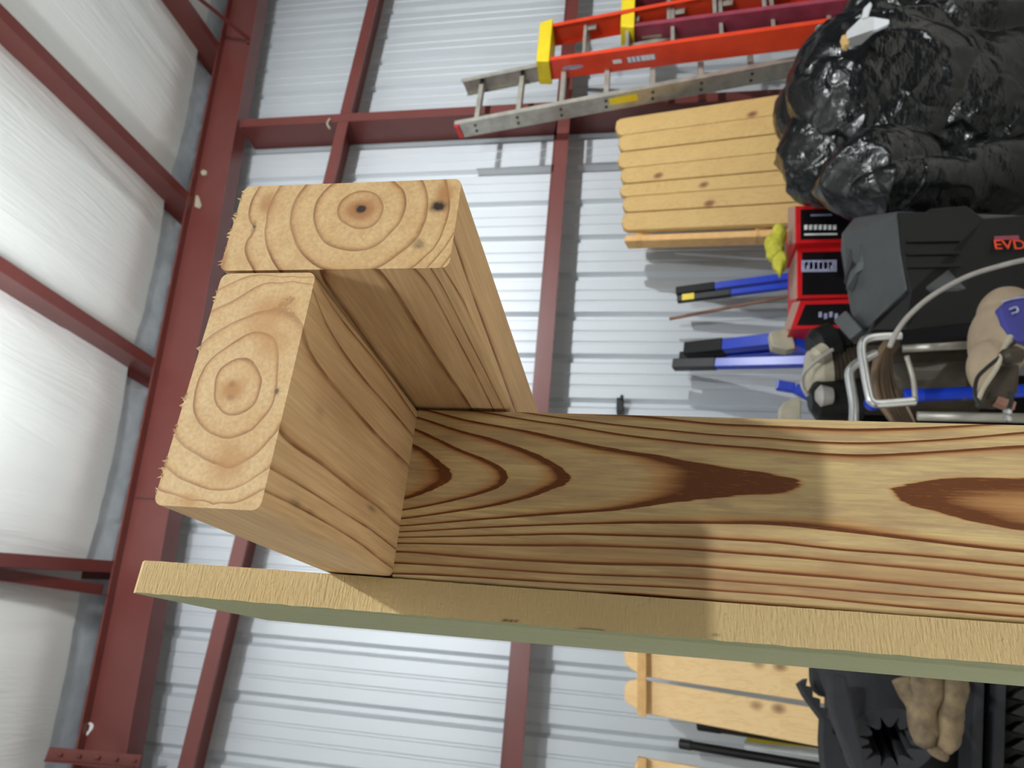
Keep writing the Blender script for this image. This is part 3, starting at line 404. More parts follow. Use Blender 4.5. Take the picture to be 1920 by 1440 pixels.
fb = tps_fit(GRAIN['B_end'])
xs = np.linspace(43, 131, 24); rb = fb(np.c_[xs, np.full(24, 117.4)])
fbr = tps_fit([(x, 200, p) for x, p in zip(xs, rb)]+list(GRAIN['B_right']), (1, .35), .3)
def side_b(B, y):
    p = fb(B); low = B[:, 1] < 119
    return np.where(low, fbr(np.c_[B[:, 0], np.full(len(B), y)]), p)
def q(x, y): v = at(x, y, .2)*1000; return v.x, v.z
ob = lumber_out('lumber_beam', None, .0425, .1312, 0.1172, .1552, .2, .371, 240, 110, 46, 'end_b', fb, side_b,
    [(*q(519, 734), 1.2, .8, .85), (*q(435, 720), 1.2, 1.2, .3), (*q(432, 745), 1.0, 1.4, .3)],
    [(*q(434, 732), 4.5, 5, .95), (*q(500, 590), 9, 8, .6), (*q(505, 640), 7, 7, .5), (*q(430, 868), 7, 7, .75), (*q(350, 940), 2.5, 5, .5)], 2,
    side_warm=[(95, 245, 14, 30, .35), (70, 280, 10, 22, .3)], side_knot=[(66, 292, 1.6, 5, .5), (50.5, 222, 1.6, 5, .45), (50.5, 235, 1.2, 4, .35), (86, 225, 3, 3, .25)])
tag(ob, 'lower two by four beam set on edge under the other, with a blurred brown pith', 'beam')

# the flat-sawn stud that runs down to the floor
fc = tps_fit(GRAIN['C_front'], (1, .30), .05)
def stud():
    x0, x1, y0, y1, ztop, zbot = .0418, .1312,   .3330, .3711, .1173, -RAISE
    r = .0028; k = 6
    arc = lambda cx, cy_, a0, a1: [(cx+r*math.cos(a0+(a1-a0)*i/k), cy_+r*math.sin(a0+(a1-a0)*i/k)) for i in range(k+1)]
    prof = [(x, y0) for x in np.linspace(x0+r, x1-r, 150)]
    prof += arc(x1-r, y0+r, -math.pi/2, 0)[1:]+[(x1, y) for y in np.linspace(y0+r, y1-r, 10)[1:]]+arc(x1-r, y1-r, 0, math.pi/2)[1:]
    prof += [(x, y1) for x in np.linspace(x1-r, x0+r, 10)[1:]]+arc(x0+r, y1-r, math.pi/2, math.pi)[1:]+[(x0, y) for y in np.linspace(y1-r, y0+r, 10)[1:]]+arc(x0+r, y0+r, math.pi, 1.5*math.pi)[1:-1]
    Z = np.r_[np.linspace(ztop, -.19, 420), np.linspace(-.2, zbot, 40)]; n = len(prof); P = np.array(prof); V = []; ring = []
    for z_ in Z:
        V += [(x, y, z_) for x, y in prof]
        zz = max(z_, -.185)
        ph = fc(np.c_[np.clip(P[:, 0]*1000, x0*1000+.5, x1*1000-.5), np.full(n, zz*1000)])
        ring.append(ph+np.maximum(0, P[:, 1]-y0-r)*1000*.14)
    F = [(i*n+j, i*n+(j+1) % n, (i+1)*n+(j+1) % n, (i+1)*n+j) for i in range(len(Z)-1) for j in range(n)]
    F += [tuple(range(n))[::-1], tuple(range((len(Z)-1)*n, len(Z)*n))]
    me = bpy.data.meshes.new('wall_stud'); base = Vector(((x0+x1)/2, (y0+y1)/2, zbot)); me.from_pydata([tuple(Vector(v)-base) for v in V], [], F)
    o = bpy.data.objects.new('lumber_stud', me); col.objects.link(o); o.location = base+Vector((0, 0, RAISE)); me.materials.append(MAT['stud'])
    A = np.array(V); ring = np.concatenate(ring); set_attr(o, 'ring', ring)
    kb = blobs(np.c_[A[:, 0], A[:, 2]]*1000, [(108, 115, 1.6, 2, .5)])*(A[:, 1] < y0+.002); set_attr(o, 'knot', kb); 
    set_attr(o, 'warm', blobs(np.c_[A[:, 0], A[:, 2]]*1000, [(52, 70, 7, 50, .38), (60, 20, 6, 60, .3), (50, -60, 6, 60, .35), (60, -120, 7, 50, .3)])*(A[:, 1] < y0+.002))
    return tag(o, 'upright stud with red-brown flame grain, the beams stand out from its head', 'stud')
stud()

def picket():
    x0, x1, y0, y1, zt, zb = .0252, .0414, .3333, .487, .2562, -RAISE+.02
    mb = MB()
    nz, nx = 420, 16; Z = np.r_[np.linspace(.2535, -.2, nz), np.linspace(-.22, zb, 20)]
    X = np.linspace(x0, x1, nx); V = [(x, y0, z_) for z_ in Z for x in X]
    # the sawn edge is slightly fuzzy
    V = [(x+(noise.noise((z_*160, x*300, 1))*.00035 if (i % nx in (0, nx-1)) else 0), y-.0002*noise.noise((x*900, z_*420, 0)), z_) for i, (x, y, z_) in enumerate(V)]
    mb.add(V, [(i*nx+j, i*nx+j+1, (i+1)*nx+j+1, (i+1)*nx+j) for i in range(len(Z)-1) for j in range(nx-1)])
    F0 = [i*nx for i in range(len(Z))]; F1 = [i*nx+nx-1 for i in range(len(Z))]
    # clipped top corner, top, back
    o = len(mb.v); c = .006
    mb.v += [Vector(p) for p in [(x0, y0+c, zt+.003), (x1, y0+c, zt+.003), (x0, y1, zt+.003), (x1, y1, zt+.003), (x0, y1, zb), (x1, y1, zb)]]
    fs = [(0, nx-1, o+1, o), (o, o+1, o+3, o+2), (o+2, o+3, o+5, o+4), (F0[-1], o+4, o+5, F1[-1])]
    mb.f += fs; mb.mi += [0]*len(fs)
    mb.cur = 1; mb.f += [tuple(F0)+(o+4, o+2, o), tuple(F1[::-1])+(o+1, o+3, o+5)]; mb.mi += [1, 0]
    ob = mb.build('fence_picket', ['sawn', 'treated'], base=((x0+x1)/2, .41, zb))
    A = np.array([tuple(v) for v in mb.v])*1000; 
    def w(x, y): v = at(x, y, .3333)*1000; return v.x, v.z
    k = blobs(A[:, [0, 2]], [(*w(948, 1163), .7, 1.6, .9), (*w(958, 1164), .6, 1.3, .9), (*w(968, 1165), .5, 1.0, .8), (*w(1105, 1182), .9, 5.5, .9), (*w(1126, 1184), .6, 2, .9), (*w(1342, 1190), .5, 1.8, .5)])
    set_attr(ob, 'knot', k)
    return tag(ob, 'green treated fence picket with a clipped top, edge-on beside the stud', 'picket')
picket()
# the picket's small dark checks on its broad face are shallow grooves

# ---------------------------------------------------------------- building shell
YW = 3.95; PITCH_R = .3048; RIB0 = .0956; SL = .126; Z_TOP = 2.93
def roof_z(x): return Z_TOP+.205+SL*x
def wall():
    prof = []; x = RIB0-22*PITCH_R
    while x < 10.6:
        prof += [(x-.035, 0), (x-.013, .032), (x+.013, .032), (x+.035, 0)]
        for k in (1, 2):
            c = x+.035+(PITCH_R-.07)*k/3; prof += [(c-.011, 0), (c-.005, .006), (c+.005, .006), (c+.011, 0)]
        x += PITCH_R
    mb = MB(); n = len(prof)
    V = [(px, YW+d, -RAISE) for px, d in prof]+[(px, YW+d, roof_z(px)+.02) for px, d in prof]
    mb.add(V, [(i, i+1, n+i+1, n+i) for i in range(n-1)])
    o = struct(mb, 'wall_back', 'panel'); return o
wall()
struct(MB().box(-6.6, 10.6, -6, YW+.06, -RAISE-.12, -RAISE), 'floor', 'concrete')
def ceiling():
    xs = np.arange(-6.6, 10.61, .06); ys = np.r_[np.arange(-6, 2.8, .25), np.linspace(2.8, 3.66, 14)]
    V = []
    PX = [-5.35, -3.9, -2.4, -1.05, .37, 1.72, 3.1, 4.66, 6.1, 7.5, 9.0, 10.6]
    for y in ys:
        for x in xs:
            k = max([i for i, p in enumerate(PX) if p <= x+.07*(3.7-y)] or [0]); a = PX[k]; b = PX[min(k+1, len(PX)-1)]; t = min(max((x-a)/(b-a+1e-6), 0), 1)
            sag = .075*math.sin(math.pi*t)**.7*min(1, (3.75-y)/.5+.35)
            w = .010*noise.noise((x*7, y*.5, 3))+.006*noise.noise((x*16, y*1.1, 7))
            V.append((x, y, roof_z(x)-.012-sag+w))
    nx = len(xs); mb = MB().add(V, [(j*nx+i, j*nx+i+1, (j+1)*nx+i+1, (j+1)*nx+i) for j in range(len(ys)-1) for i in range(nx-1)])
    struct(mb, 'ceiling', 'vinyl', smooth=True)
ceiling()
# the strip of roof sheet left bare where the blanket stops short of the wall
struct(MB().solid([(-6.6, 3.5, roof_z(-6.6)+.03), (10.6, 3.5, roof_z(10.6)+.03), (10.6, YW+.04, roof_z(10.6)+.03), (-6.6, YW+.04, roof_z(-6.6)+.03)],
    [(-6.6, 3.5, roof_z(-6.6)+.04), (10.6, 3.5, roof_z(10.6)+.04), (10.6, YW+.04, roof_z(10.6)+.04), (-6.6, YW+.04, roof_z(-6.6)+.04)]), 'trim_1', 'galv')

def rafter():
    t = thing('steel_rafter', 'broad red-brown steel rafter sloping along the top of the end wall', 'beam', (2, 3.72, Z_TOP-.3+SL*2))
    h = .30; xa, xb = -6.5, 10.5
    def sec(mb, y0, y1, za, zb):
        mb.solid([(xa, y0, Z_TOP+za+SL*xa), (xa, y1, Z_TOP+za+SL*xa), (xa, y1, Z_TOP+zb+SL*xa), (xa, y0, Z_TOP+zb+SL*xa)],
                 [(xb, y0, Z_TOP+za+SL*xb), (xb, y1, Z_TOP+za+SL*xb), (xb, y1, Z_TOP+zb+SL*xb), (xb, y0, Z_TOP+zb+SL*xb)])
    m = MB(); sec(m, 3.715, 3.727, -h+.01, -.012); m.build('web', 'primer', t)
    m = MB(); sec(m, 3.66, 3.80, -.012, 0); m.build('top_flange', 'primer', t)
    m = MB(); sec(m, 3.66, 3.80, -h, -h+.012); m.build('bottom_flange', 'primer', t)
    return t
RF = rafter()
# chalk figure and paint chips on the rafter web
def stroke(pts, w, name, mat, parent, Y=3.712):
    mb = MB(); P = cat_rom([at(x, y, Y) for x, y in pts], 5)
    mb.tube(P, w, 6); return mb.build(name, mat, parent)
stroke([(160, 1362), (165, 1357), (172, 1358), (173, 1364), (167, 1372), (160, 1374), (157, 1368), (159, 1363)], .006, 'chalk_figure', 'white', RF)
stroke([(171, 1359), (167, 1372), (158, 1382), (149, 1389)], .006, 'chalk_figure', 'white', RF)
MB().solid([at(x, y, 3.713) for x, y in ((376, 322), (381, 318), (388, 321), (387, 328), (379, 329))], [at(x, y, 3.7148) for x, y in ((376, 322), (381, 318), (388, 321), (387, 328), (379, 329))]).build('bare_spot', 'cream', RF)
MB().solid([at(x, y, 3.713) for x, y in ((367, 366), (372, 367), (378, 385), (374, 391), (365, 387))], [at(x, y, 3.7148) for x, y in ((367, 366), (372, 367), (378, 385), (374, 391), (365, 387))]).build('bare_spot', 'cream', RF)
def w_joint():
    a = at(237, 932, 3.711); b = at(297, 936, 3.711); MB().beam(a, b, .004, .006).build('splice_seam', 'alu_dark', RF)
w_joint()

# purlins: z-sections carrying the roof, running towards the camera
def purlin(xe, skew, label, z_add=0.0, flange=.062, yb=-5.5, cut=None):
    z0 = Z_TOP+SL*xe; dx = lambda y: xe+skew*(y-3.7)
    prof = [(0, 0), (0, .20), (-.05, .20), (-.05, .196), (-.003, .196), (-.003, .003), (flange, .003), (flange, .018), (flange+.003, .018), (flange+.003, 0)]
    ya, yb2 = 3.93, yb
    m = MB(); zz = z0+z_add
    m.solid([(dx(ya)+u, ya, zz+v+SL*(dx(ya)-xe)) for u, v in prof], [(dx(yb2)+u, yb2, zz+v+SL*(dx(yb2)-xe)) for u, v in prof])
    tag(m.build('roof_purlin', 'primer'), label, 'purlin', 'roof purlins above the rafter')
purlin(4.62, .10, 'roof purlin at the top of the photo, braced to the rafter')
purlin(3.05, .075, 'roof purlin crossing the upper left corner of the photo')
purlin(1.68, .025, 'shiny roof purlin reaching the rafter beside the beam ends')
purlin(.38, .12, 'lowest roof purlin, left of the picket top, nearly overhead')
# small angle braces between purlins and rafter
a = Vector((4.62, 3.0, Z_TOP+SL*4.62-.005)); 
m = MB(); p0 = at(352, -20, 3.30); p1 = at(470, 76, 3.70); m.bar(p0, p1, [(-.02, 0), (.02, 0), (.02, .004), (-.016, .004), (-.016, .04), (-.02, .04)])
m.box(p1.x-.03, p1.x+.03, 3.69, 3.712, p1.z-.03, p1.z+.03)
tag(m.build('angle_brace', 'primer'), 'thin angle brace bolted to the rafter at the top of the photo', 'brace')
m = MB(); p0 = at(-40, 1072, 2.9); p1 = at(192, 1106, 3.66); m.bar(p0, p1, [(-.03, 0), (.03, 0), (.03, .004), (-.026, .004), (-.026, .05), (-.03, .05)])
tag(m.build('angle_brace', 'primer'), 'angle brace running beside the lowest roof purlin, left of the picket', 'brace')
m = MB(); p0 = at(88, 1413, 3.45); p1 = at(262, 1428, 3.70); m.bar(p0, p1, [(-.03, 0), (.03, 0), (.03, .005), (-.025, .005), (-.025, .05), (-.03, .05)])
for k in range(5):
    c = p0.lerp(p1, .12+.2*k); m.lathe(c+Vector((0, 0, -.02)), c+Vector((0, 0, .01)), [(.009, 0), (.009, 1)], 8)
tag(m.build('angle_brace', 'primer'), 'short bolted angle bracket on the rafter below the chalk figure', 'brace')

# girts: horizontal z-sections on the inside of the sheet
CX0, CX1 = 3.775, 3.855
def girt(x0, x1, z0, label):
    h = .085
    prof = [(3.70, z0), (3.70, z0-h), (3.718, z0-h), (3.718, z0-h+.003), (3.703, z0-h+.003), (3.703, z0-.003), (3.946, z0-.003), (3.946, z0+.06), (3.949, z0+.06), (3.949, z0)]
    m = MB().solid([(x0, y, z_) for y, z_ in prof], [(x1, y, z_) for y, z_ in prof])
    tag(m.build('wall_girt', 'primer'), label, 'girt', 'girts on the end wall')
girt(-6.5, CX0-.002, 2.285, 'upper girt running from behind the beam ends down past the picket top')
girt(CX1+.002, 10.5, 2.285, 'upper girt above the column, toward the top of the photo')
girt(-6.5, CX0-.002, .60, 'lower girt from the ladders down behind the stud')
girt(CX1+.002, 10.5, .60, 'lower girt behind the yellow ladder end at the top of the photo')
m = MB(); m.box(CX0, CX1, 3.70, 3.704, -RAISE, Z_TOP-.302+SL*CX0); m.box(CX0, CX0+.004, 3.704, 3.945, -RAISE, Z_TOP-.302+SL*CX0); m.box(CX0, CX1, 3.941, 3.945, -RAISE, Z_TOP-.302+SL*CX0)
col_ = m.build('steel_column', 'primer'); tag(col_, 'upright steel channel on the end wall behind the aluminium ladder', 'column')
m = MB(); c = at(621, 232, 3.69); m.tube(cat_rom([c+Vector((-.05, .0, .0)), c+Vector((0, -.004, .03)), c+Vector((.05, 0, .02))], 6), .008, 8)
tag(m.build('cable_clip', 'cream'), 'small pale clip at the crossing of column and upper girt', 'clip')
m = MB(); c = at(1163, 762, 3.93); m.box(c.x-.05, c.x+.04, 3.88, YW, c.z-.022, c.z+.022); m.box(c.x+.02, c.x+.05, 3.86, 3.90, c.z-.02, c.z)
tag(m.build('wall_hook', 'black', bevel=.006), 'small black hook on the white wall above the stud edge', 'hook')

# ---------------------------------------------------------------- ladders
def c_prof(w, d, t=.004):
    """c-channel, open towards +a"""
    return [(w/2, -d/2), (-w/2, -d/2), (-w/2, d/2), (w/2, d/2), (w/2, d/2-t), (-w/2+t, d/2-t), (-w/2+t, -d/2+t), (w/2, -d/2+t)]
def floor_hit(p0, p1, z=-RAISE):
    t = (z-p0.z)/(p1.z-p0.z); return p0.lerp(p1, t)
def ladder_alu():
    a0 = at(858, 243, 3.60); a1 = at(1530, 118, 3.30); a1 = floor_hit(a0, a1)
    off = Vector((.40, 0, .0)); b0 = a0+off; b1 = a1+off
    t = thing('extension_ladder', 'grey aluminium ladder leaning on the wall between the orange ladder and the plank panel', 'ladder', (a1+b1)/2)
    for p0, p1, s in ((a0, a1, 1), (b0, b1, -1)):
        m = MB(); pr = [(x*s, y) for x, y in c_prof(.034, .13, .003)]; m.bar(p0, p1, pr); r = m.build('rail', 'alu', t)
        d = (p1-p0).normalized(); L = (p1-p0).length; i = 0
        while .14+i*.305 < L-.05:
            c = p0+d*(.14+i*.305)
            for dy in (-.026, .026):
                e = c+Vector((0, dy, 0)); MB().lathe(e+Vector((-.022*1, 0, 0)), e+Vector((.022, 0, 0)), [(.010, 0), (.010, 1)], 10).build('rivet', 'alu_dark', r)
            i += 1
        if s == 1: MB().bar(p0+Vector((-.01, 0, -.0)), p0+d*.03+Vector((-.01, 0, 0)), c_prof(.04, .11, .02)).build('end_cap', 'red', r)
    i = 0; d = (a1-a0).normalized(); L = (a1-a0).length
    while .14+i*.305 < L-.05:
        c = a0+d*(.14+i*.305); MB().bar(c, c+off, [(-.016, -.02), (.016, -.02), (.02, 0), (.016, .02), (-.016, .02), (-.02, 0)], d).build('rung', 'alu', t); i += 1
    c = a0.lerp(a1, .0); 
    p = at(1142, 188, 3.44); q_ = at(1195, 176, 3.42)
    pp = a0+d*((p-a0).dot(d)); qq = a0+d*((q_-a0).dot(d))
    MB().beam(pp+Vector((-.019, -.012, 0)), qq+Vector((-.019, -.012, 0)), .003, .055).build('sticker', 'yellow', t)
ladder_alu()
def ladder_fibre(name, label, mat, near, far, Y0, Y1, cap_w, rails_w, steps, cap_pts, d=.085):
    a0, a1 = at(*near[0], Y0), at(*near[1], Y1); a1 = floor_hit(a0, a1)
    b0, b1 = at(*far[0], Y0), at(*far[1], Y1)
    off = Vector((b0.x-a0.x, 0, 0)); b0 = a0+off; b1 = a1+Vector((off.x*1.25, 0, 0))
    t = thing(name, label, 'ladder', (a1+b1)/2)
    for p0, p1, s in ((a0, a1, 1), (b0, b1, -1)): MB().bar(p0, p1, [(x*s, y) for x, y in c_prof(.03, d, .006)]).build('rail', mat, t)
    dd = (a1-a0).normalized(); L = (a1-a0).length; i = 0
    while .30+i*.305 < L-.05:
        s0 = .30+i*.305; p = a0+dd*s0; q2 = b0+(b1-b0)*(s0/L)
        st = MB().bar(p, q2, [(-.012, -.045), (.012, -.045), (.012, .045), (-.012, .045)], dd).build('step', 'alu', t, bevel=.003); i += 1
        for e in (p.lerp(q2, .08), p.lerp(q2, .92)):
            MB().beam(e+Vector((0, -.03, 0)), e+dd*.07+Vector((0, -.03, 0)), .05, .006).build('gusset', 'alu', st)
    # the moulded top cap
    m = MB(); w = Vector((cap_w, 0, 0)); y = Vector((0, d/2+.02, 0)); u = dd*.05
    c0, c1 = a0+Vector((-.045, 0, 0)), b0+Vector((.045, 0, 0))
    o = [c0-y-u*1.1+Vector((.02, 0, 0)), c0-y+u*.9, c1-y+u*.9-Vector((0, 0, 0)), c1-y-u*1.1-Vector((.02, 0, 0))]
    m.solid(o, [p+2*y for p in o]); m.build('top_cap', 'yellow', t, bevel=.008)
    return t, a0, a1, b0, b1, dd
T_, a0, a1, b0, b1, dd = ladder_fibre('step_ladder', 'bright orange fibreglass step ladder with a yellow top cap', 'orange', ((1022, 130), (1600, 54)), ((1022, 68), (1190, 22)), 3.50, 3.05, .1, .09, 0, None, d=.165)
# printed oval and lettering panel on the near rail
def on_rail(x, y, a0, a1, dx=-.018, Y=3.3):
    p = at(x, y, Y); n = (a1-a0).normalized(); s = (p-a0).dot(n); return s
def decal(name, mat, s0, s1, h, dy, a0, dd, parent, oval=False):
    c = a0+dd*(s0+s1)/2+Vector((-.0165, dy, 0)); v = dd.cross(Vector((1, 0, 0))).normalized(); L = (s1-s0)/2
    if oval: P = [c+dd*L*math.cos(t)+v*h/2*math.sin(t) for t in [2*math.pi*k/24 for k in range(24)]]
    else: P = [c-dd*L-v*h/2, c+dd*L-v*h/2, c+dd*L+v*h/2, c-dd*L+v*h/2]
    MB().solid(P, [p+Vector((.002, 0, 0)) for p in P]).build(name, mat, parent)
decal('oval_badge', 'lilac', .13, .29, .035, 0, a0, dd, T_, True)
decal('oval_badge_face', 'white', .145, .275, .022, 0, a0, dd, T_, True)
decal('warning_label', 'white', .50, .56, .03, 0, a0, dd, T_)
decal('warning_label', 'lilac', .60, .79, .045, 0, a0, dd, T_)
for k in range(6): decal('label_bar', 'white', .605+.03*k, .622+.03*k+(.01 if k > 2 else 0), .038, -.001, a0+Vector((-.0012, 0, 0)), dd, T_)
T2, *_r = ladder_fibre('step_ladder', 'faded maroon fibreglass step ladder behind the orange one', 'maroon', ((1178, 66), (1640, 10)), ((1172, 0), (1260, -22)), 3.38, 2.95, .1, .08, 0, None, d=.15)
decal('print_smudge', 'lilac', .12, .30, .022, -.02, _r[0], _r[4], T2)
decal('print_smudge', 'cream', .10, .24, .02, .02, _r[0], _r[4], T2)
m = MB(); h0 = at(1533, 55, 2.58); 
m.tube(cat_rom([at(1531, 125, 2.62), at(1531, 62, 2.62), at(1538, 50, 2.62), at(1546, 62, 2.62), at(1546, 115, 2.62)], 6), .011, 10)
for e in (at(1540, 130, 2.62), at(1535, 145, 2.62)): m.lathe(e+Vector((.02, 0, 0)), e-Vector((.02, 0, 0)), [(.012, 0), (.02, .2), (.02, .8), (.012, 1)], 12)
tag(m.build('chrome_shackle', 'steel', smooth=True), 'bright chrome u-shaped shackle at the edge of the black bag', 'shackle')

# ---------------------------------------------------------------- plank panels
def plank_panel():
    corners = dict(tl=(1154, 222), bl=(1168, 432), tr=(1458, 176), br=(1478, 418))
    t = thing('plank_panel', 'leaning panel of pale pine planks with scalloped ends beside the black bag', 'panel', at(1480, 300, 3.2))
    Yt, Yb = 3.58, 3.30; n = 7; ys = [0, .155, .30, .445, .585, .70, .84, 1.0]
    P = lambda u, v: at(1154+(1168-1154)*u+(1458-1154+(6*u))*v, 222+(432-222)*u+((176-222)+(418-432-176+222)*u)*v, Yt+(Yb-Yt)*v)
    for i in range(n):
        g = .006; u0, u1 = ys[i]+g, ys[i+1]-g*.2; sc_ = .012 if i % 2 else 0
        out = [P(u0, .03+sc_), P(u0+.02, .005+sc_), P((u0+u1)/2, -.004+sc_), P(u1-.02, .006+sc_), P(u1, .03+sc_), P(u1, 1.25), P(u0, 1.25)]
        MB().solid([p+Vector((0, -.004*(i % 2), 0)) for p in out], [p+Vector((0, .038, 0)) for p in out]).build('plank', 'pine', t, bevel=.006)
    for v in (.12, .86):
        a, b = P(-.0, v), P(1.06, v); MB().beam(a+Vector((0, .075, 0)), b+Vector((0, .075, 0)), .09, .07, (0, 0, 1)).build('batten', 'pine_edge', t)
    MB().beam(P(1.03, .02)+Vector((0, .09, 0)), P(1.03, 1.2)+Vector((0, .09, 0)), .045, .09).build('edge_rail', 'pine_edge', t, bevel=.006)
plank_panel()
def fence_piece(top, bot, label, x0=1170, bat=(1195, 1212), up=None):
    """a stout pine board with clipped corners and a square batten across it; top and bot: (y at x = 1190, slope)"""
    Y = 3.45; yt = lambda x: top[0]+top[1]*(x-1190); yb = lambda x: bot[0]+bot[1]*(x-1190)
    def P(x, f): return (x, yt(x)*(1-f)+yb(x)*f)
    t = thing('boarded_frame', label, 'frame', at(1600, yb(1600), 3.3))
    oc = [(x0+24, .0), (x0+8, .10), (x0+1, .30), (x0+1, .68), (x0+12, .84), (x0+38, 1.0), (1860, 1.0), (1860, 0)]
    f = [at(*P(x, k), Y-.14*(x-1170)/400) for x, k in oc]
    MB().solid(f, [p+Vector((0, .035, 0)) for p in f]).build('board', 'pine_b', t, bevel=.004)
    f = [at(*P(x, k), Y-.075) for x, k in ((bat[0], .01), (bat[0], 1.10), (bat[1], 1.11), (bat[1], .01))]
    MB().solid(f, [p+Vector((0, .07, 0)) for p in f]).build('batten', 'pine_edge', t, bevel=.003)
fence_piece((1196, .10), (1266, .150), 'pine board with a square batten, directly under the picket')
fence_piece((1272, .163), (1334, .190), 'pine board with clipped corners and batten, below the dark gap')
fence_piece((1418, .17), (1480, .19), 'pine board end with batten at the bottom edge of the photo', x0=1188, bat=(1196, 1212))

# ---------------------------------------------------------------- poles leaning on the wall
def pole(name, label, pa, pb, Ya, Yb, r, mat, cap=None, cap_len=.13, group=None, square=False, band=None):
    a, b = at(*pa, Ya), at(*pb, Yb); f = floor_hit(a, b) if b.z < a.z-.02 else b
    t = thing(name, label, name.split('_')[-1], f, group); d = (f-a).normalized()
    mk = (lambda p, q_, rr: MB().beam(p, q_, rr*2, rr*2)) if square else (lambda p, q_, rr: MB().tube([p, q_], rr, 12))
    s = a+d*cap_len if cap else a
    mk(s, f, r).build('shaft', mat, t, bevel=.003 if square else 0)
    if cap: mk(a, s+d*.01, r*1.16).build('cap', cap, t, bevel=.006)
    if band: mk(a+d*.03+Vector((0, -.004, 0)), a+d*.10+Vector((0, -.004, 0)), r*1.14).build('band', band, t)
    return t
G = 'blue poles leaning on the end wall'
pole('steel_pole', 'blue pole with a black head, uppermost of the pair above the broomstick', (1268, 548), (1590, 506), 3.72, 3.52, .022, 'blue', 'case_dark', .22, G, True)
pole('steel_pole', 'blue pole whose black head carries a yellow band', (1270, 562), (1590, 522), 3.66, 3.46, .017, 'blue', 'black', .30, G, True, band='yellow')
pole('wooden_stick', 'thin brown wooden stick leaning below the pair of blue poles', (1255, 598), (1590, 534), 3.8, 3.62, .011, 'brown')
pole('steel_pole', 'glossy blue pole with grey black head, topmost of the three thick ones', (1286, 657), (1610, 622), 3.72, 3.3, .033, 'blue', 'case_dark', .22, G, True)
pole('steel_pole', 'blue pole in the middle of the three thick ones', (1276, 672), (1610, 646), 3.80, 3.45, .028, 'blue', 'case_dark', .27, G, True)
pole('steel_pole', 'lowest of the three thick blue poles, its black head sticking out farthest', (1263, 684), (1610, 676), 3.74, 3.4, .026, 'blue', 'black', .24, G, True)
# blue bar clamps with beige pads at the machine
def pad_clamp(pts, pad, Y, label, seg):
    t = thing('pad_clamp', label, 'clamp', at(*seg[-1], Y), 'blue clamps with beige pads')
    f = [at(x, y, Y) for x, y in pad]; MB().solid(f, [p+Vector((0, .06, 0)) for p in f]).build('pad', 'cream', t, bevel=.006)
    P = [at(x, y, Y+.03) for x, y in seg]
    MB().beam(P[-1], Vector((P[-1].x, P[-1].y, -RAISE)), .03, .03).build('bar', 'blue', t)
    for p, q_ in zip(P[:-1], P[1:]): MB().beam(p, q_, .045, .03).build('jaw', 'blue' if seg[0][0] > 1449 else 'black', t, bevel=.004)
pad_clamp(None, [(1443, 622), (1470, 616), (1486, 622), (1492, 652), (1476, 656), (1448, 650)], 3.0, 'clamp with a beige pad and black arm over the three blue poles', [(1488, 640), (1520, 655)])
pad_clamp(None, [(1462, 765), (1470, 754), (1498, 742), (1503, 749), (1502, 790), (1460, 790)], 3.0, 'blue jawed clamp whose beige pad touches the stud edge', [(1456, 722), (1490, 728), (1522, 745)])

# ---------------------------------------------------------------- red and black cartons
def carton(ya, yb, xl, xr, Y, label, marks, slant=0):
    t = thing('carton', label, 'box', at(xr, (ya+yb)/2, Y+.1), 'red and black cartons behind the tool case')
    f = [at(xl, ya, Y), at(xr+60, ya-4, Y), at(xr+60, yb-4, Y), at(xl+slant, yb, Y)]
    b = [p+Vector((0, .22, 0)) for p in f]; MB().solid(f, b).build('box', 'red', t, bevel=.003)
    g = [at(xl+10, ya+7, Y-.002), at(xr+50, ya+4, Y-.002), at(xr+50, yb-9, Y-.002), at(xl+10+slant*.9, yb-7, Y-.002)]
    MB().solid(g, [p+Vector((0, .004, 0)) for p in g]).build('front_print', 'black_gloss', t)
    rnd = random.Random(ya)
    for x, y, w, h, mt in marks:
        c = [at(x, y, Y-.004), at(x+w, y-1, Y-.004), at(x+w, y+h-1, Y-.004), at(x, y+h, Y-.004)]
        MB().solid(c, [p+Vector((0, .003, 0)) for p in c]).build('white_lettering', mt, t)
    s = [at(xl-14, ya+4, Y+.16), at(xl, ya, Y+.001), at(xl+slant, yb, Y+.001), at(xl-14+slant, yb+2, Y+.16)]
    MB().solid(s, [p+Vector((0, .01, -.006)) for p in s]).build('lid_flap', 'tan', t)
carton(386, 456, 1491, 1578, 2.95, 'uppermost red and black carton, white lettering rows', [(1508+9*k, 422, 6, 9, 'white') for k in range(7)]+[(1508, 438, 62, 3, 'white'), (1520, 402, 40, 3, 'lilac')])
carton(466, 560, 1494, 1580, 3.0, 'middle red and black carton with a pale printed panel', [(1503, 490, 64, 20, 'lilac'), (1508+9*k, 496, 6, 11, 'white') ] if False else [(1503, 488, 66, 22, 'lilac')]+[(1509+9*k, 492, 6, 13, 'white') for k in range(6)])
carton(564, 617, 1500, 1586, 2.92, 'lowest red and black carton, one side slanting', [(1535+10*k, 585+3*(k % 2), 6, 10, 'lilac') for k in range(4)], slant=-18)
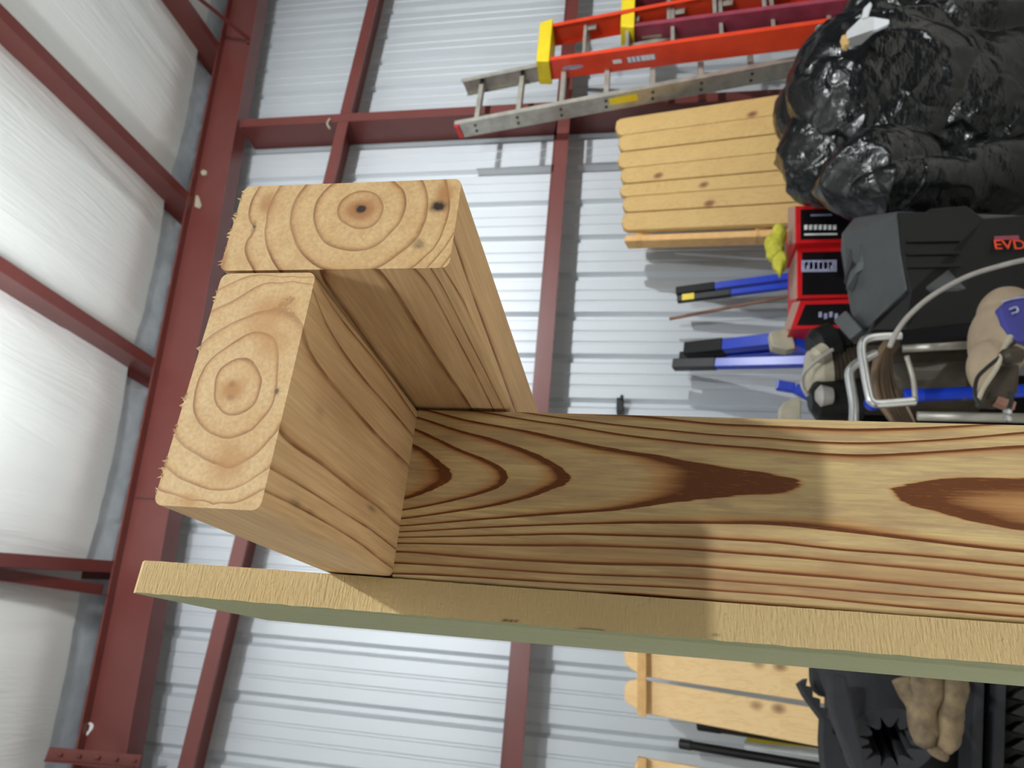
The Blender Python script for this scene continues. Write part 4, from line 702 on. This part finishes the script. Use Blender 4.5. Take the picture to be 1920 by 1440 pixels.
# yellow-green rag hanging off the batten
def lumps(name, label, cat, mat, ells, seed, amp=.02, freq=8, n=48, ridged=.5, parent=None, creases=(), smooth=True):
    """one skin around a set of ellipsoids seen from their common centre, with folds"""
    c = sum((Vector(e[0]) for e in ells), Vector())/len(ells); V = []; nu, nv = n*2, n
    for j in range(nv+1):
        th = math.pi*j/nv
        for i in range(nu):
            ph = 2*math.pi*i/nu; d = Vector((math.sin(th)*math.cos(ph), math.cos(th), math.sin(th)*math.sin(ph))); best = .02
            for e, r in ells:
                o = c-Vector(e); oo = Vector((o.x/r[0], o.y/r[1], o.z/r[2])); dd_ = Vector((d.x/r[0], d.y/r[1], d.z/r[2]))
                A = dd_.dot(dd_); B = oo.dot(dd_); C = oo.dot(oo)-1; D = B*B-A*C
                if D > 0: best = max(best, (-B+math.sqrt(D))/A)
            p = c+d*best; s = Vector((seed*3.1, seed*1.7, 0))
            if creases:
                q_ = p*freq*.8+s+Vector((noise.noise(p*freq*.7), noise.noise(p*freq*.7+Vector((9, 0, 0))), noise.noise(p*freq*.7+Vector((0, 9, 0)))))*.7
                dv = noise.voronoi(Vector((q_.x, q_.y*.7, q_.z*.6)))[0]; dv2 = noise.voronoi(q_*2.3)[0]
                h = 1.3*max(0, 1-(dv[1]-dv[0])/.45)-.5+.35*max(0, 1-(dv2[1]-dv2[0])/.4)
            else: h = noise.ridged_multi_fractal(p*freq*.6+s, .9, 2.2, 4, 1.0, 2.0)-1.0
            h2 = noise.noise(p*freq*.45+s)
            V.append(p+d*(amp*(h*ridged+h2*1.2)))
    F = [(j*nu+i, j*nu+(i+1) % nu, (j+1)*nu+(i+1) % nu, (j+1)*nu+i) for j in range(nv) for i in range(nu)]
    m = MB().add(V, F); o = m.build(name, mat, parent, smooth=smooth, base=None)
    if label: tag(o, label, cat)
    return o
def E(x, y, Y, rx, ry, rz): return (at(x, y, Y), (rx, ry, rz))
lumps('cloth_rag', 'yellow-green rag bunched beside the red cartons', 'rag', 'rag', [E(1460, 440, 3.0, .06, .05, .038), E(1452, 466, 3.0, .08, .05, .048), E(1462, 490, 3.0, .07, .04, .036), E(1462, 505, 3.0, .05, .03, .012)], 5, .016, 26, 40)

# ---------------------------------------------------------------- black bag and tool case
lumps('plastic_bag', 'big crumpled glossy black plastic bag at the upper right', 'bag', 'bag',
      [E(1700, 150, 2.45, .44, .26, .46), E(1790, 60, 2.45, .40, .30, .48), E(1600, 100, 2.55, .16, .2, .16), E(1860, 210, 2.5, .40, .30, .48)], 2, .036, 3.4, 170, .9, creases=(1,))
lumps('plastic_bag', 'smaller black plastic bag bulging down over the cartons', 'bag', 'bag',
      [E(1556, 290, 2.6, .24, .2, .215), E(1514, 215, 2.65, .20, .15, .15), E(1650, 330, 2.4, .17, .2, .24), E(1720, 360, 2.35, .10, .16, .26), E(1850, 350, 2.4, .16, .2, .3)], 7, .032, 4.4, 150, .9, creases=(1,))
# torn white bag showing between the folds
m = MB(); P = [(1588, 58), (1617, 30), (1640, 32), (1668, 36), (1668, 43), (1640, 56), (1618, 74), (1598, 78), (1590, 72)]
f = [at(x, y, 2.10+.03*math.sin(i*1.3)) for i, (x, y) in enumerate(P)]; m.solid(f, [p+Vector((0, .02, 0)) for p in f])
f = [at(x, y, 2.11) for x, y in ((1616, 34), (1620, 14), (1632, 2), (1636, 8), (1628, 32))]; m.solid(f, [p+Vector((0, .02, 0)) for p in f])
tag(m.build('torn_bag', 'bag_white', bevel=.004), 'torn flap of white plastic on the shoulder of the big black bag', 'plastic')
f = [at(x, y, 2.09) for x, y in ((1578, 66), (1588, 63), (1595, 70), (1592, 84), (1583, 84))]
tag(MB().solid(f, [p+Vector((0, .03, 0)) for p in f]).build('wood_chip', 'pine', bevel=.004), 'small tan wood corner poking out under the white flap', 'wood')
f = [at(x, y, 2.2) for x, y in ((1790, -30), (1858, -30), (1862, 8), (1796, 8))]
tag(MB().solid(f, [p+Vector((0, .2, 0)) for p in f]).build('orange_box', 'orange_print', bevel=.004), 'orange box edge at the top margin above the black bag', 'box')

def tool_case():
    t = thing('tool_case', 'charcoal plastic tool case lying against the black bag, orange lettering', 'case', at(1900, 520, 2.1))
    near = [(1690, 398), (1686, 430), (1694, 470), (1706, 548), (1700, 560)]
    # top end with a recessed handle; the light on it is put into its colour
    yf, yn = 2.16, 1.90
    far = [at(1577, 440, yf), at(1572, 470, yf), at(1592, 580, yf), at(1590, 596, yf), at(1612, 620, yf)]
    nr = [at(1682, 396, yn), at(1682, 440, yn), at(1702, 540, yn), at(1702, 548, yn), at(1640, 590, yn+.06)]
    m = MB(); topo = [at(1600, 408, yf-.01), at(1575, 438, yf), at(1573, 470, yf), at(1592, 585, yf), at(1612, 622, yf-.02), at(1625, 612, yf-.08), at(1702, 542, yn), at(1688, 470, yn), at(1682, 396, yn)]
    dn = Vector((0, .06, -.62))
    m.solid(topo, [p+dn for p in topo]); m.build('shell', 'case', t, bevel=.010)
    dk = [at(1683, 396, yn-.004), at(1690, 470, yn-.004), at(1704, 545, yn-.004), at(1640, 600, yn+.03), at(1630, 622, yn+.06), at(1700, 618, yn+.02), at(1960, 590, yn+.02), at(1960, 398, yn), at(1845, 408, yn), at(1812, 384, yn), at(1742, 390, yn), at(1738, 396, yn)]
    m = MB(); m.solid(dk, [p+Vector((0, .10, 0)) for p in dk]); lid = m.build('lid', 'case_dark', t, bevel=.008)  # darker than the shell: shade on this side put into the colour
    for y in (452, 476, 500): MB().beam(at(1700, y, yn-.006), at(1800, y-2, yn-.006), .012, .006).build('rib', 'case_dark', lid, bevel=.002)
    rec = [at(1600, 470, yf-.03), at(1618, 458, yf-.05), at(1626, 460, yf-.07), at(1618, 500, yf-.06), at(1600, 545, yf-.02), at(1590, 530, yf-.01)]
    MB().solid([p+Vector((0, -.004, .014)) for p in rec], [p+Vector((0, -.004, -.01)) for p in rec]).build('recess_shade', 'black', t)  # black plate in place of a hollow, its shade put into the colour
    g = [at(1626, 458, yf-.09), at(1632, 462, yf-.09), at(1640, 500, yf-.09), at(1616, 515, yf-.06), at(1604, 545, yf-.03), at(1598, 545, yf-.03), at(1606, 512, yf-.05), at(1624, 492, yf-.08)]
    MB().solid([p+Vector((0, -.006, .022)) for p in g], [p+Vector((0, -.006, .008)) for p in g]).build('handle', 'case', t, bevel=.004)
    MB().beam(at(1580, 596, yf-.02), at(1612, 632, yf-.05), .05, .05).build('latch', 'case', t, bevel=.006)
    # raised orange lettering running down the lid
    tx = bpy.data.curves.new('lettering', 'FONT'); tx.body = 'EVDR'; tx.size = .046; tx.extrude = .001; tx.space_character = 1.0
    o = bpy.data.objects.new('lettering', tx); col.objects.link(o)
    p = at(1864, 467, yn-.008); X = (at(1914, 467, yn-.008)-p).normalized(); N = Vector((0, -1, 0)); Yv = N.cross(X).normalized()
    R_ = Matrix((X, Yv, X.cross(Yv))).transposed().to_4x4()
    dg = bpy.context.evaluated_depsgraph_get(); me = bpy.data.meshes.new_from_object(o.evaluated_get(dg)); bpy.data.objects.remove(o)
    me.transform(Matrix.Translation(p+Vector((0, 0, RAISE))-world_loc(t)) @ R_); me.materials.clear(); me.materials.append(MAT['orange_print'])
    o = bpy.data.objects.new('lettering', me); col.objects.link(o); o.parent = t
    f = [at(x, y, yn-.006) for x, y in ((1865, 443), (1910, 441), (1912, 449), (1865, 450))]
    MB().solid(f, [q_+Vector((0, .003, 0)) for q_ in f]).build('print_bar', 'maroon', t)
tool_case()
tag(MB().tube(cat_rom([at(1668, 650, 1.72), at(1684, 618, 1.72), at(1708, 588, 1.71), at(1750, 553, 1.70), at(1810, 520, 1.68), at(1870, 500, 1.66), at(1930, 486, 1.65), at(1990, 480, 1.7)], 8), .0068, 10).build('power_cord', 'cord', smooth=True), 'grey cord arching across the dark tool case', 'cord')

# ---------------------------------------------------------------- machine in front of the case
def machine():
    t = thing('air_compressor', 'grimy motor unit with cream dome and black housings between the clamps and the chrome tubes', 'machine', at(1580, 700, 2.3))
    Y = 2.55
    ax0, ax1 = at(1512, 700, Y), at(1602, 696, Y)
    MB().lathe(ax0, ax1, [(.03, 0), (.085, .06), (.10, .22), (.10, .42), (.085, .44), (.085, 1)], 28).build('motor_dome', 'cream', t, smooth=False)
    MB().lathe(ax0.lerp(ax1, .44), ax0.lerp(ax1, 1.15), [(.096, 0), (.096, 1)], 28).build('motor_can', 'grime', t)
    for k in range(7):
        MB().lathe(ax0.lerp(ax1, .48+.09*k), ax0.lerp(ax1, .50+.09*k), [(.104, 0), (.104, 1)], 28).build('cooling_fin', 'grime', t)
    MB().lathe(at(1520, 655, Y-.05), at(1588, 636, Y-.05), [(.05, 0), (.075, .2), (.08, .6), (.05, .8), (.05, 1)], 24).build('fan_housing', 'case_dark', t, smooth=False)
    MB().lathe(at(1526, 672, Y-.1), at(1548, 658, Y-.1), [(.02, 0), (.035, .3), (.035, 1)], 16).build('intake', 'cream', t)
    MB().lathe(at(1518, 752, Y-.02), at(1620, 748, Y-.02), [(.04, 0), (.075, .12), (.08, .9), (.04, 1)], 28).build('lower_housing', 'case_dark', t)
    MB().lathe(at(1530, 742, Y-.10), at(1560, 742, Y-.10), [(.02, 0), (.04, .3), (.03, 1)], 16).build('regulator', 'cord', t)
    MB().tube(cat_rom([at(1562, 655, Y-.15), at(1530, 678, Y-.13), at(1508, 700, Y-.1), at(1504, 722, Y-.1), at(1514, 742, Y-.08)], 8), .007, 8).build('air_line', 'cord', t)
    f = [at(x, y, Y-.02) for x, y in ((1560, 630), (1600, 628), (1604, 668), (1560, 672))]; MB().solid(f, [p+Vector((0, .12, 0)) for p in f]).build('switch_box', 'black', t, bevel=.008)
    # dark tank lying behind the tubes
    MB().lathe(at(1600, 706, Y+.1), at(1850, 700, Y-.1), [(.10, 0), (.15, .08), (.155, .9), (.1, 1)], 32).build('tank', 'grime', t)
    return t
machine()
def tubes():
    t = thing('tube_frame', 'bright bent steel tube handles in front of the hose coil', 'handle', at(1600, 780, 1.80)); Y = 1.86
    MB().tube(cat_rom([at(1600, 800, Y), at(1601, 760, Y), at(1594, 715, Y), at(1593, 698, Y), at(1602, 685, Y), at(1625, 671, Y), at(1642, 662, Y)], 8), .0125, 12).build('tube', 'steel', t, smooth=True)
    MB().tube(cat_rom([at(1690, 630, Y-.05), at(1660, 631, Y-.05), at(1630, 634, Y-.05), at(1618, 642, Y-.05), at(1616, 660, Y-.05), at(1622, 700, Y-.05), at(1630, 742, Y-.05), at(1634, 752, Y-.05), at(1645, 757, Y-.05), at(1680, 755, Y-.05), at(1716, 752, Y-.05)], 8), .0115, 12).build('tube', 'steel', t, smooth=True)
    MB().tube([at(1692, 654, Y+.02), at(1818, 647, Y-.02)], .011, 12).build('tube', 'alu', t, smooth=True)
    MB().tube([at(1720, 780, Y-.02), at(1930, 784, Y-.05)], .012, 12).build('tube', 'alu', t, smooth=True)
    MB().tube(cat_rom([at(1700, 668, Y), at(1712, 710, Y), at(1716, 752, Y)], 6), .007, 10).build('tube', 'alu', t, smooth=True)
tubes()
def hose():
    rnd = random.Random(4); m = MB(); Y = 1.95
    for k in range(5):
        o = k*4.2; dy = .018*k
        pts = [(1832-o, 612-o*.3), (1790, 598+o*.35), (1745, 603+o*.5), (1700, 613+o*.7), (1668+o*.9, 636+o*.4), (1648+o*1.2, 668), (1641+o*1.6, 705), (1646+o*1.9, 742), (1662+o*2, 772), (1684+o*1.6, 800), (1720, 830), (1790, 838), (1860, 820)]
        m.tube(cat_rom([at(x+rnd.uniform(-1.5, 1.5), y+rnd.uniform(-1.5, 1.5), Y+dy) for x, y in pts], 8), .0105, 9)
    tag(m.build('hose_coil', 'hose', smooth=True), 'brown air hose coiled in a ring behind the steel tubes', 'hose')
    m = MB()
    for o, dz in ((0, 0), (9, .02)):
        m.tube(cat_rom([at(1656+o, 660, 2.3), at(1656+o, 700, 2.3), at(1668+o, 735, 2.3), at(1690+o, 765, 2.3), at(1705+o, 800, 2.3)], 8), .009, 9)
    tag(m.build('yellow_hose', 'sack', smooth=True), 'two tan cord loops inside the hose coil', 'cord')
hose()
pole('spray_lance', 'blue handled lance lying level with grey tip, inside the hose ring', (1694, 742), (1790, 738), 2.3, 2.26, .021, 'blue', 'blue', .05)
tag(MB().lathe(at(1796, 740, 2.26), at(1826, 738, 2.26), [(.014, 0), (.022, .2), (.022, .8), (.01, 1)], 16).build('lance_tip', 'case', smooth=True), 'grey end fitting beyond the blue lance handle', 'fitting')
tag(MB().lathe(at(1622, 758, 2.35), at(1648, 754, 2.35), [(.012, 0), (.026, .3), (.026, .8), (.012, 1)], 16).build('blue_knob', 'blue', smooth=True), 'small shiny blue knob under the bent steel tube', 'knob')
# dusty sack with violet print
def sack():
    o = lumps('cloth_sack', 'dusty beige sack with a violet-blue print at the right edge', 'sack', 'sack',
        [E(1868, 640, 1.75, .10, .09, .055), E(1885, 590, 1.75, .07, .08, .06), E(1850, 690, 1.72, .07, .07, .035), E(1930, 610, 1.75, .09, .08, .06)], 9, .006, 9, 70, .5)
    f = [at(x, y, 1.655) for x, y in ((1874, 574), (1890, 560), (1935, 548), (1935, 642), (1908, 640), (1890, 622), (1880, 606))]
    MB().solid(f, [p+Vector((0, .03, 0)) for p in f]).build('print_patch', 'indigo', o, bevel=.004)
    for pts in ([(1880, 566), (1900, 560), (1935, 555)], [(1893, 580), (1905, 576), (1908, 584), (1898, 588)]):
        MB().tube(cat_rom([at(x, y, 1.65) for x, y in pts], 5), .003, 6).build('print_line', 'lilac', o)
sack()
def fitting():
    t = thing('hook_and_strap', 'brown metal hook and buckle hanging on the sack', 'hook', at(1880, 770, 1.6)); Y = 1.60
    MB().tube(cat_rom([at(1904, 640, Y), at(1880, 665, Y), at(1850, 690, Y), at(1832, 710, Y), at(1828, 740, Y), at(1838, 760, Y)], 8), .0045, 8).build('strap', 'black', t)
    MB().tube(cat_rom([at(1895, 630, Y), at(1882, 655, Y), at(1868, 690, Y), at(1845, 725, Y), at(1834, 748, Y)], 8), .006, 8).build('wire', 'cream', t)
    MB().lathe(at(1878, 672, Y), at(1916, 662, Y), [(.014, 0), (.02, .2), (.02, .8), (.012, 1)], 14).build('knuckle', 'grime', t)
    f = [at(x, y, Y+.03) for x, y in ((1876, 680), (1915, 680), (1912, 735), (1888, 752), (1846, 750), (1852, 716))]; MB().solid(f, [p+Vector((0, .06, 0)) for p in f]).build('bracket', 'grime', t, bevel=.01)
    for y in (772, 785): MB().lathe(at(1889, y-5, Y), at(1889, y+5, Y), [(.005, 0), (.009, .4), (.009, .7), (.004, 1)], 12).build('bead', 'steel', t)
    MB().beam(at(1866, 752, Y+.04), at(1900, 764, Y+.04), .02, .02).build('link', 'brown', t)
    MB().tube(cat_rom([at(1893, 735, Y), at(1897, 750, Y), at(1890, 770, Y)], 6), .005, 8).build('cord', 'black', t)
fitting()
# dark rack under the machine
f = [at(x, y, 2.82) for x, y in ((1612, 720), (1960, 700), (1960, 1010), (1612, 1010))]
tag(MB().solid(f, [p+Vector((0, .25, 0)) for p in f]).build('storage_crate', 'case_dark', bevel=.01), 'dark crate standing behind the hose and tubes', 'crate')

# ---------------------------------------------------------------- lower right: rods, foam parts, glove
pole('steel_rod', 'dark bar just under the pine board with a yellow strip below it', (1308, 1359), (1560, 1396), 3.7, 3.5, .022, 'grime', 'black', .10)
pole('yellow_strip', 'thin yellow strip between the dark bars', (1402, 1386), (1560, 1400), 3.7, 3.5, .012, 'yellow')
pole('steel_rod', 'long dark bar reaching farthest left at the bottom of the photo', (1274, 1394), (1560, 1442), 3.72, 3.5, .020, 'case_dark', 'black', .05)
pole('wooden_lath', 'thin brown lath resting on the longest dark bar', (1335, 1404), (1560, 1446), 3.76, 3.55, .014, 'brown')
pole('grey_pipe', 'blue-grey pipe crossing below the yellow strip', (1400, 1398), (1560, 1420), 3.80, 3.6, .03, 'galv')

def gear_ring(cx, cy, Y, R0, R1, n, depth, tilt, name, mat, parent, phase=0, seg=4):
    """flat foam disc with saw teeth cut into its bore"""
    c = at(cx, cy, Y); ax = Vector(tilt).normalized(); a = ax.orthogonal().normalized(); b = ax.cross(a); N = n*seg; inn = []; out = []
    for k in range(N):
        t = 2*math.pi*k/N+phase; r = R0+(R1-R0)*[0, .15, .85, .35][k % 4] if seg == 4 else R0
        inn.append(c+(a*math.cos(t)+b*math.sin(t))*r); out.append(c+(a*math.cos(t)+b*math.sin(t))*R1*1.55)
    V = inn+out+[p+ax*depth for p in inn]+[p+ax*depth for p in out]; F = []
    for k in range(N):
        j = (k+1) % N; F += [(k, j, N+j, N+k), (2*N+k, 3*N+k, 3*N+j, 2*N+j), (k, 2*N+k, 2*N+j, j), (N+k, N+j, 3*N+j, 3*N+k)]
    return MB().add(V, F).build(name, mat, parent)
def foam_parts():
    # cylinder with a star-shaped bore facing the lower right
    t = thing('foam_roller', 'charcoal foam cylinder with a star-shaped hole facing down', 'foam', at(1680, 1400, 2.4))
    c0, c1 = at(1600, 1240, 2.46), at(1668, 1392, 2.22); ax = (c1-c0).normalized(); a = ax.orthogonal().normalized(); b = ax.cross(a); N = 48
    R = .112; o0 = []; o1 = []; st = []; st0 = []
    for k in range(N):
        th = 2*math.pi*k/N; u = a*math.cos(th)+b*math.sin(th); o0.append(c0+u*R); o1.append(c1+u*R)
        r = (.050, .055, .088, .055)[k % 4]; st.append(c1+u*r); st0.append(c1-ax*.16+u*r)
    V = o0+o1+st+st0; F = [tuple(range(N))]
    for k in range(N):
        j = (k+1) % N; F += [(k, j, N+j, N+k), (N+k, N+j, 2*N+j, 2*N+k), (2*N+k, 2*N+j, 3*N+j, 3*N+k)]
    F.append(tuple(range(3*N, 4*N))); MB().add(V, F).build('cylinder', 'foam', t)
    # curved plate standing to its left
    pl = [(1556, 1268), (1572, 1262), (1588, 1268), (1594, 1300), (1606, 1350), (1626, 1440), (1600, 1445), (1580, 1390), (1562, 1345), (1556, 1310)]
    f = [at(x, y, 2.10) for x, y in pl]; tag(MB().solid(f, [p+Vector((.0, .05, 0)) for p in f]).build('foam_plate', 'foam', bevel=.008), 'curved charcoal foam plate left of the foam cylinder', 'foam')
    # toothed strip leaning left
    top = [(1500, 1282), (1514, 1272), (1524, 1290), (1538, 1312), (1552, 1330), (1562, 1352), (1575, 1385), (1590, 1420), (1604, 1460)]
    bot = [(1556, 1470), (1546, 1430), (1543, 1390), (1545, 1350), (1530, 1330), (1512, 1305)]
    teeth = []
    for (x0_, y0_), (x1_, y1_) in zip(top[1:-1], top[2:]): teeth += [(x0_, y0_), ((x0_*.35+x1_*.65)-9, (y0_*.35+y1_*.65)+2), (x1_-1, y1_-2)]
    f = [at(x, y, 2.46) for x, y in [top[0]]+teeth+bot]; tag(MB().solid(f, [p+Vector((0, .07, 0)) for p in f]).build('toothed_strip', 'foam'), 'charcoal strip with saw teeth along its inner edge', 'foam')
    f = [at(x, y, 2.5) for x, y in ((1526, 1240), (1620, 1240), (1620, 1300), (1560, 1310), (1534, 1300), (1528, 1275))]
    tag(MB().solid(f, [p+Vector((0, .1, 0)) for p in f]).build('foam_block', 'foam', bevel=.02), 'rounded charcoal foam block peeping out under the picket', 'foam')
    # tall ridged slabs at the right edge
    t2 = thing('foam_slab', 'wall of dark ridged foam slabs at the lower right corner', 'foam', at(1850, 1400, 2.5))
    f = [at(x, y, 2.55) for x, y in ((1560, 1230), (2060, 1230), (2060, 1500), (1560, 1500))]; MB().solid(f, [p+Vector((0, .1, 0)) for p in f]).build('slab', 'case_dark', t2)
    for x in (1822, 1862): MB().beam(at(x+3, 1230, 2.50), at(x-6, 1500, 2.50), .10, .028, (0, 1, 0)).build('ridge', 'foam', t2, bevel=.006)
    for k, y in enumerate((1305, 1335, 1368, 1400, 1432)):
        f = [at(x, yy, 2.47) for x, yy in ((1925, y-16), (1906+3*(k % 2), y-6), (1898-3*(k % 2), y+2), (1925, y+10))]
        MB().solid(f, [p+Vector((0, .06, 0)) for p in f]).build('tooth', 'black', t2)
foam_parts()
def glove():
    t = thing('work_glove', 'mottled brown leather work glove hanging fingers down in front of the foam', 'glove', at(1780, 1410, 2.05)); Y = 2.05
    def finger(pts, rs, name):
        P = cat_rom([at(x, y, Y) for x, y in pts], 6); n = len(P)
        rr = lambda w: np.interp(w, np.linspace(0, 1, len(rs)), rs)
        m = MB().tube(P, rr, 20)
        for v in m.v:
            k = noise.noise(v*38)*.006+noise.noise(v*90)*.0025; v += Vector((k, -abs(k), k*.4))
        return m.build(name, 'leather', t, smooth=True)
    finger([(1735, 1250), (1730, 1290), (1728, 1330), (1730, 1362), (1736, 1386), (1746, 1400)], [.04, .046, .034, .033, .030, .012], 'finger')
    finger([(1788, 1250), (1785, 1290), (1780, 1330), (1776, 1365), (1774, 1390), (1772, 1412)], [.034, .034, .030, .031, .028, .012], 'finger')
    finger([(1690, 1270), (1706, 1300), (1720, 1330), (1727, 1352)], [.026, .028, .022, .008], 'thumb')
    finger([(1740, 1404), (1752, 1408), (1764, 1412), (1774, 1410)], [.008, .014, .016, .010], 'seam')
    MB().tube([at(1760, 1252, 2.06), at(1762, 1246, 2.52)], .012, 8).build('hanging_loop', 'leather', t)
glove()
# low rack and floor stuff the bags stand on
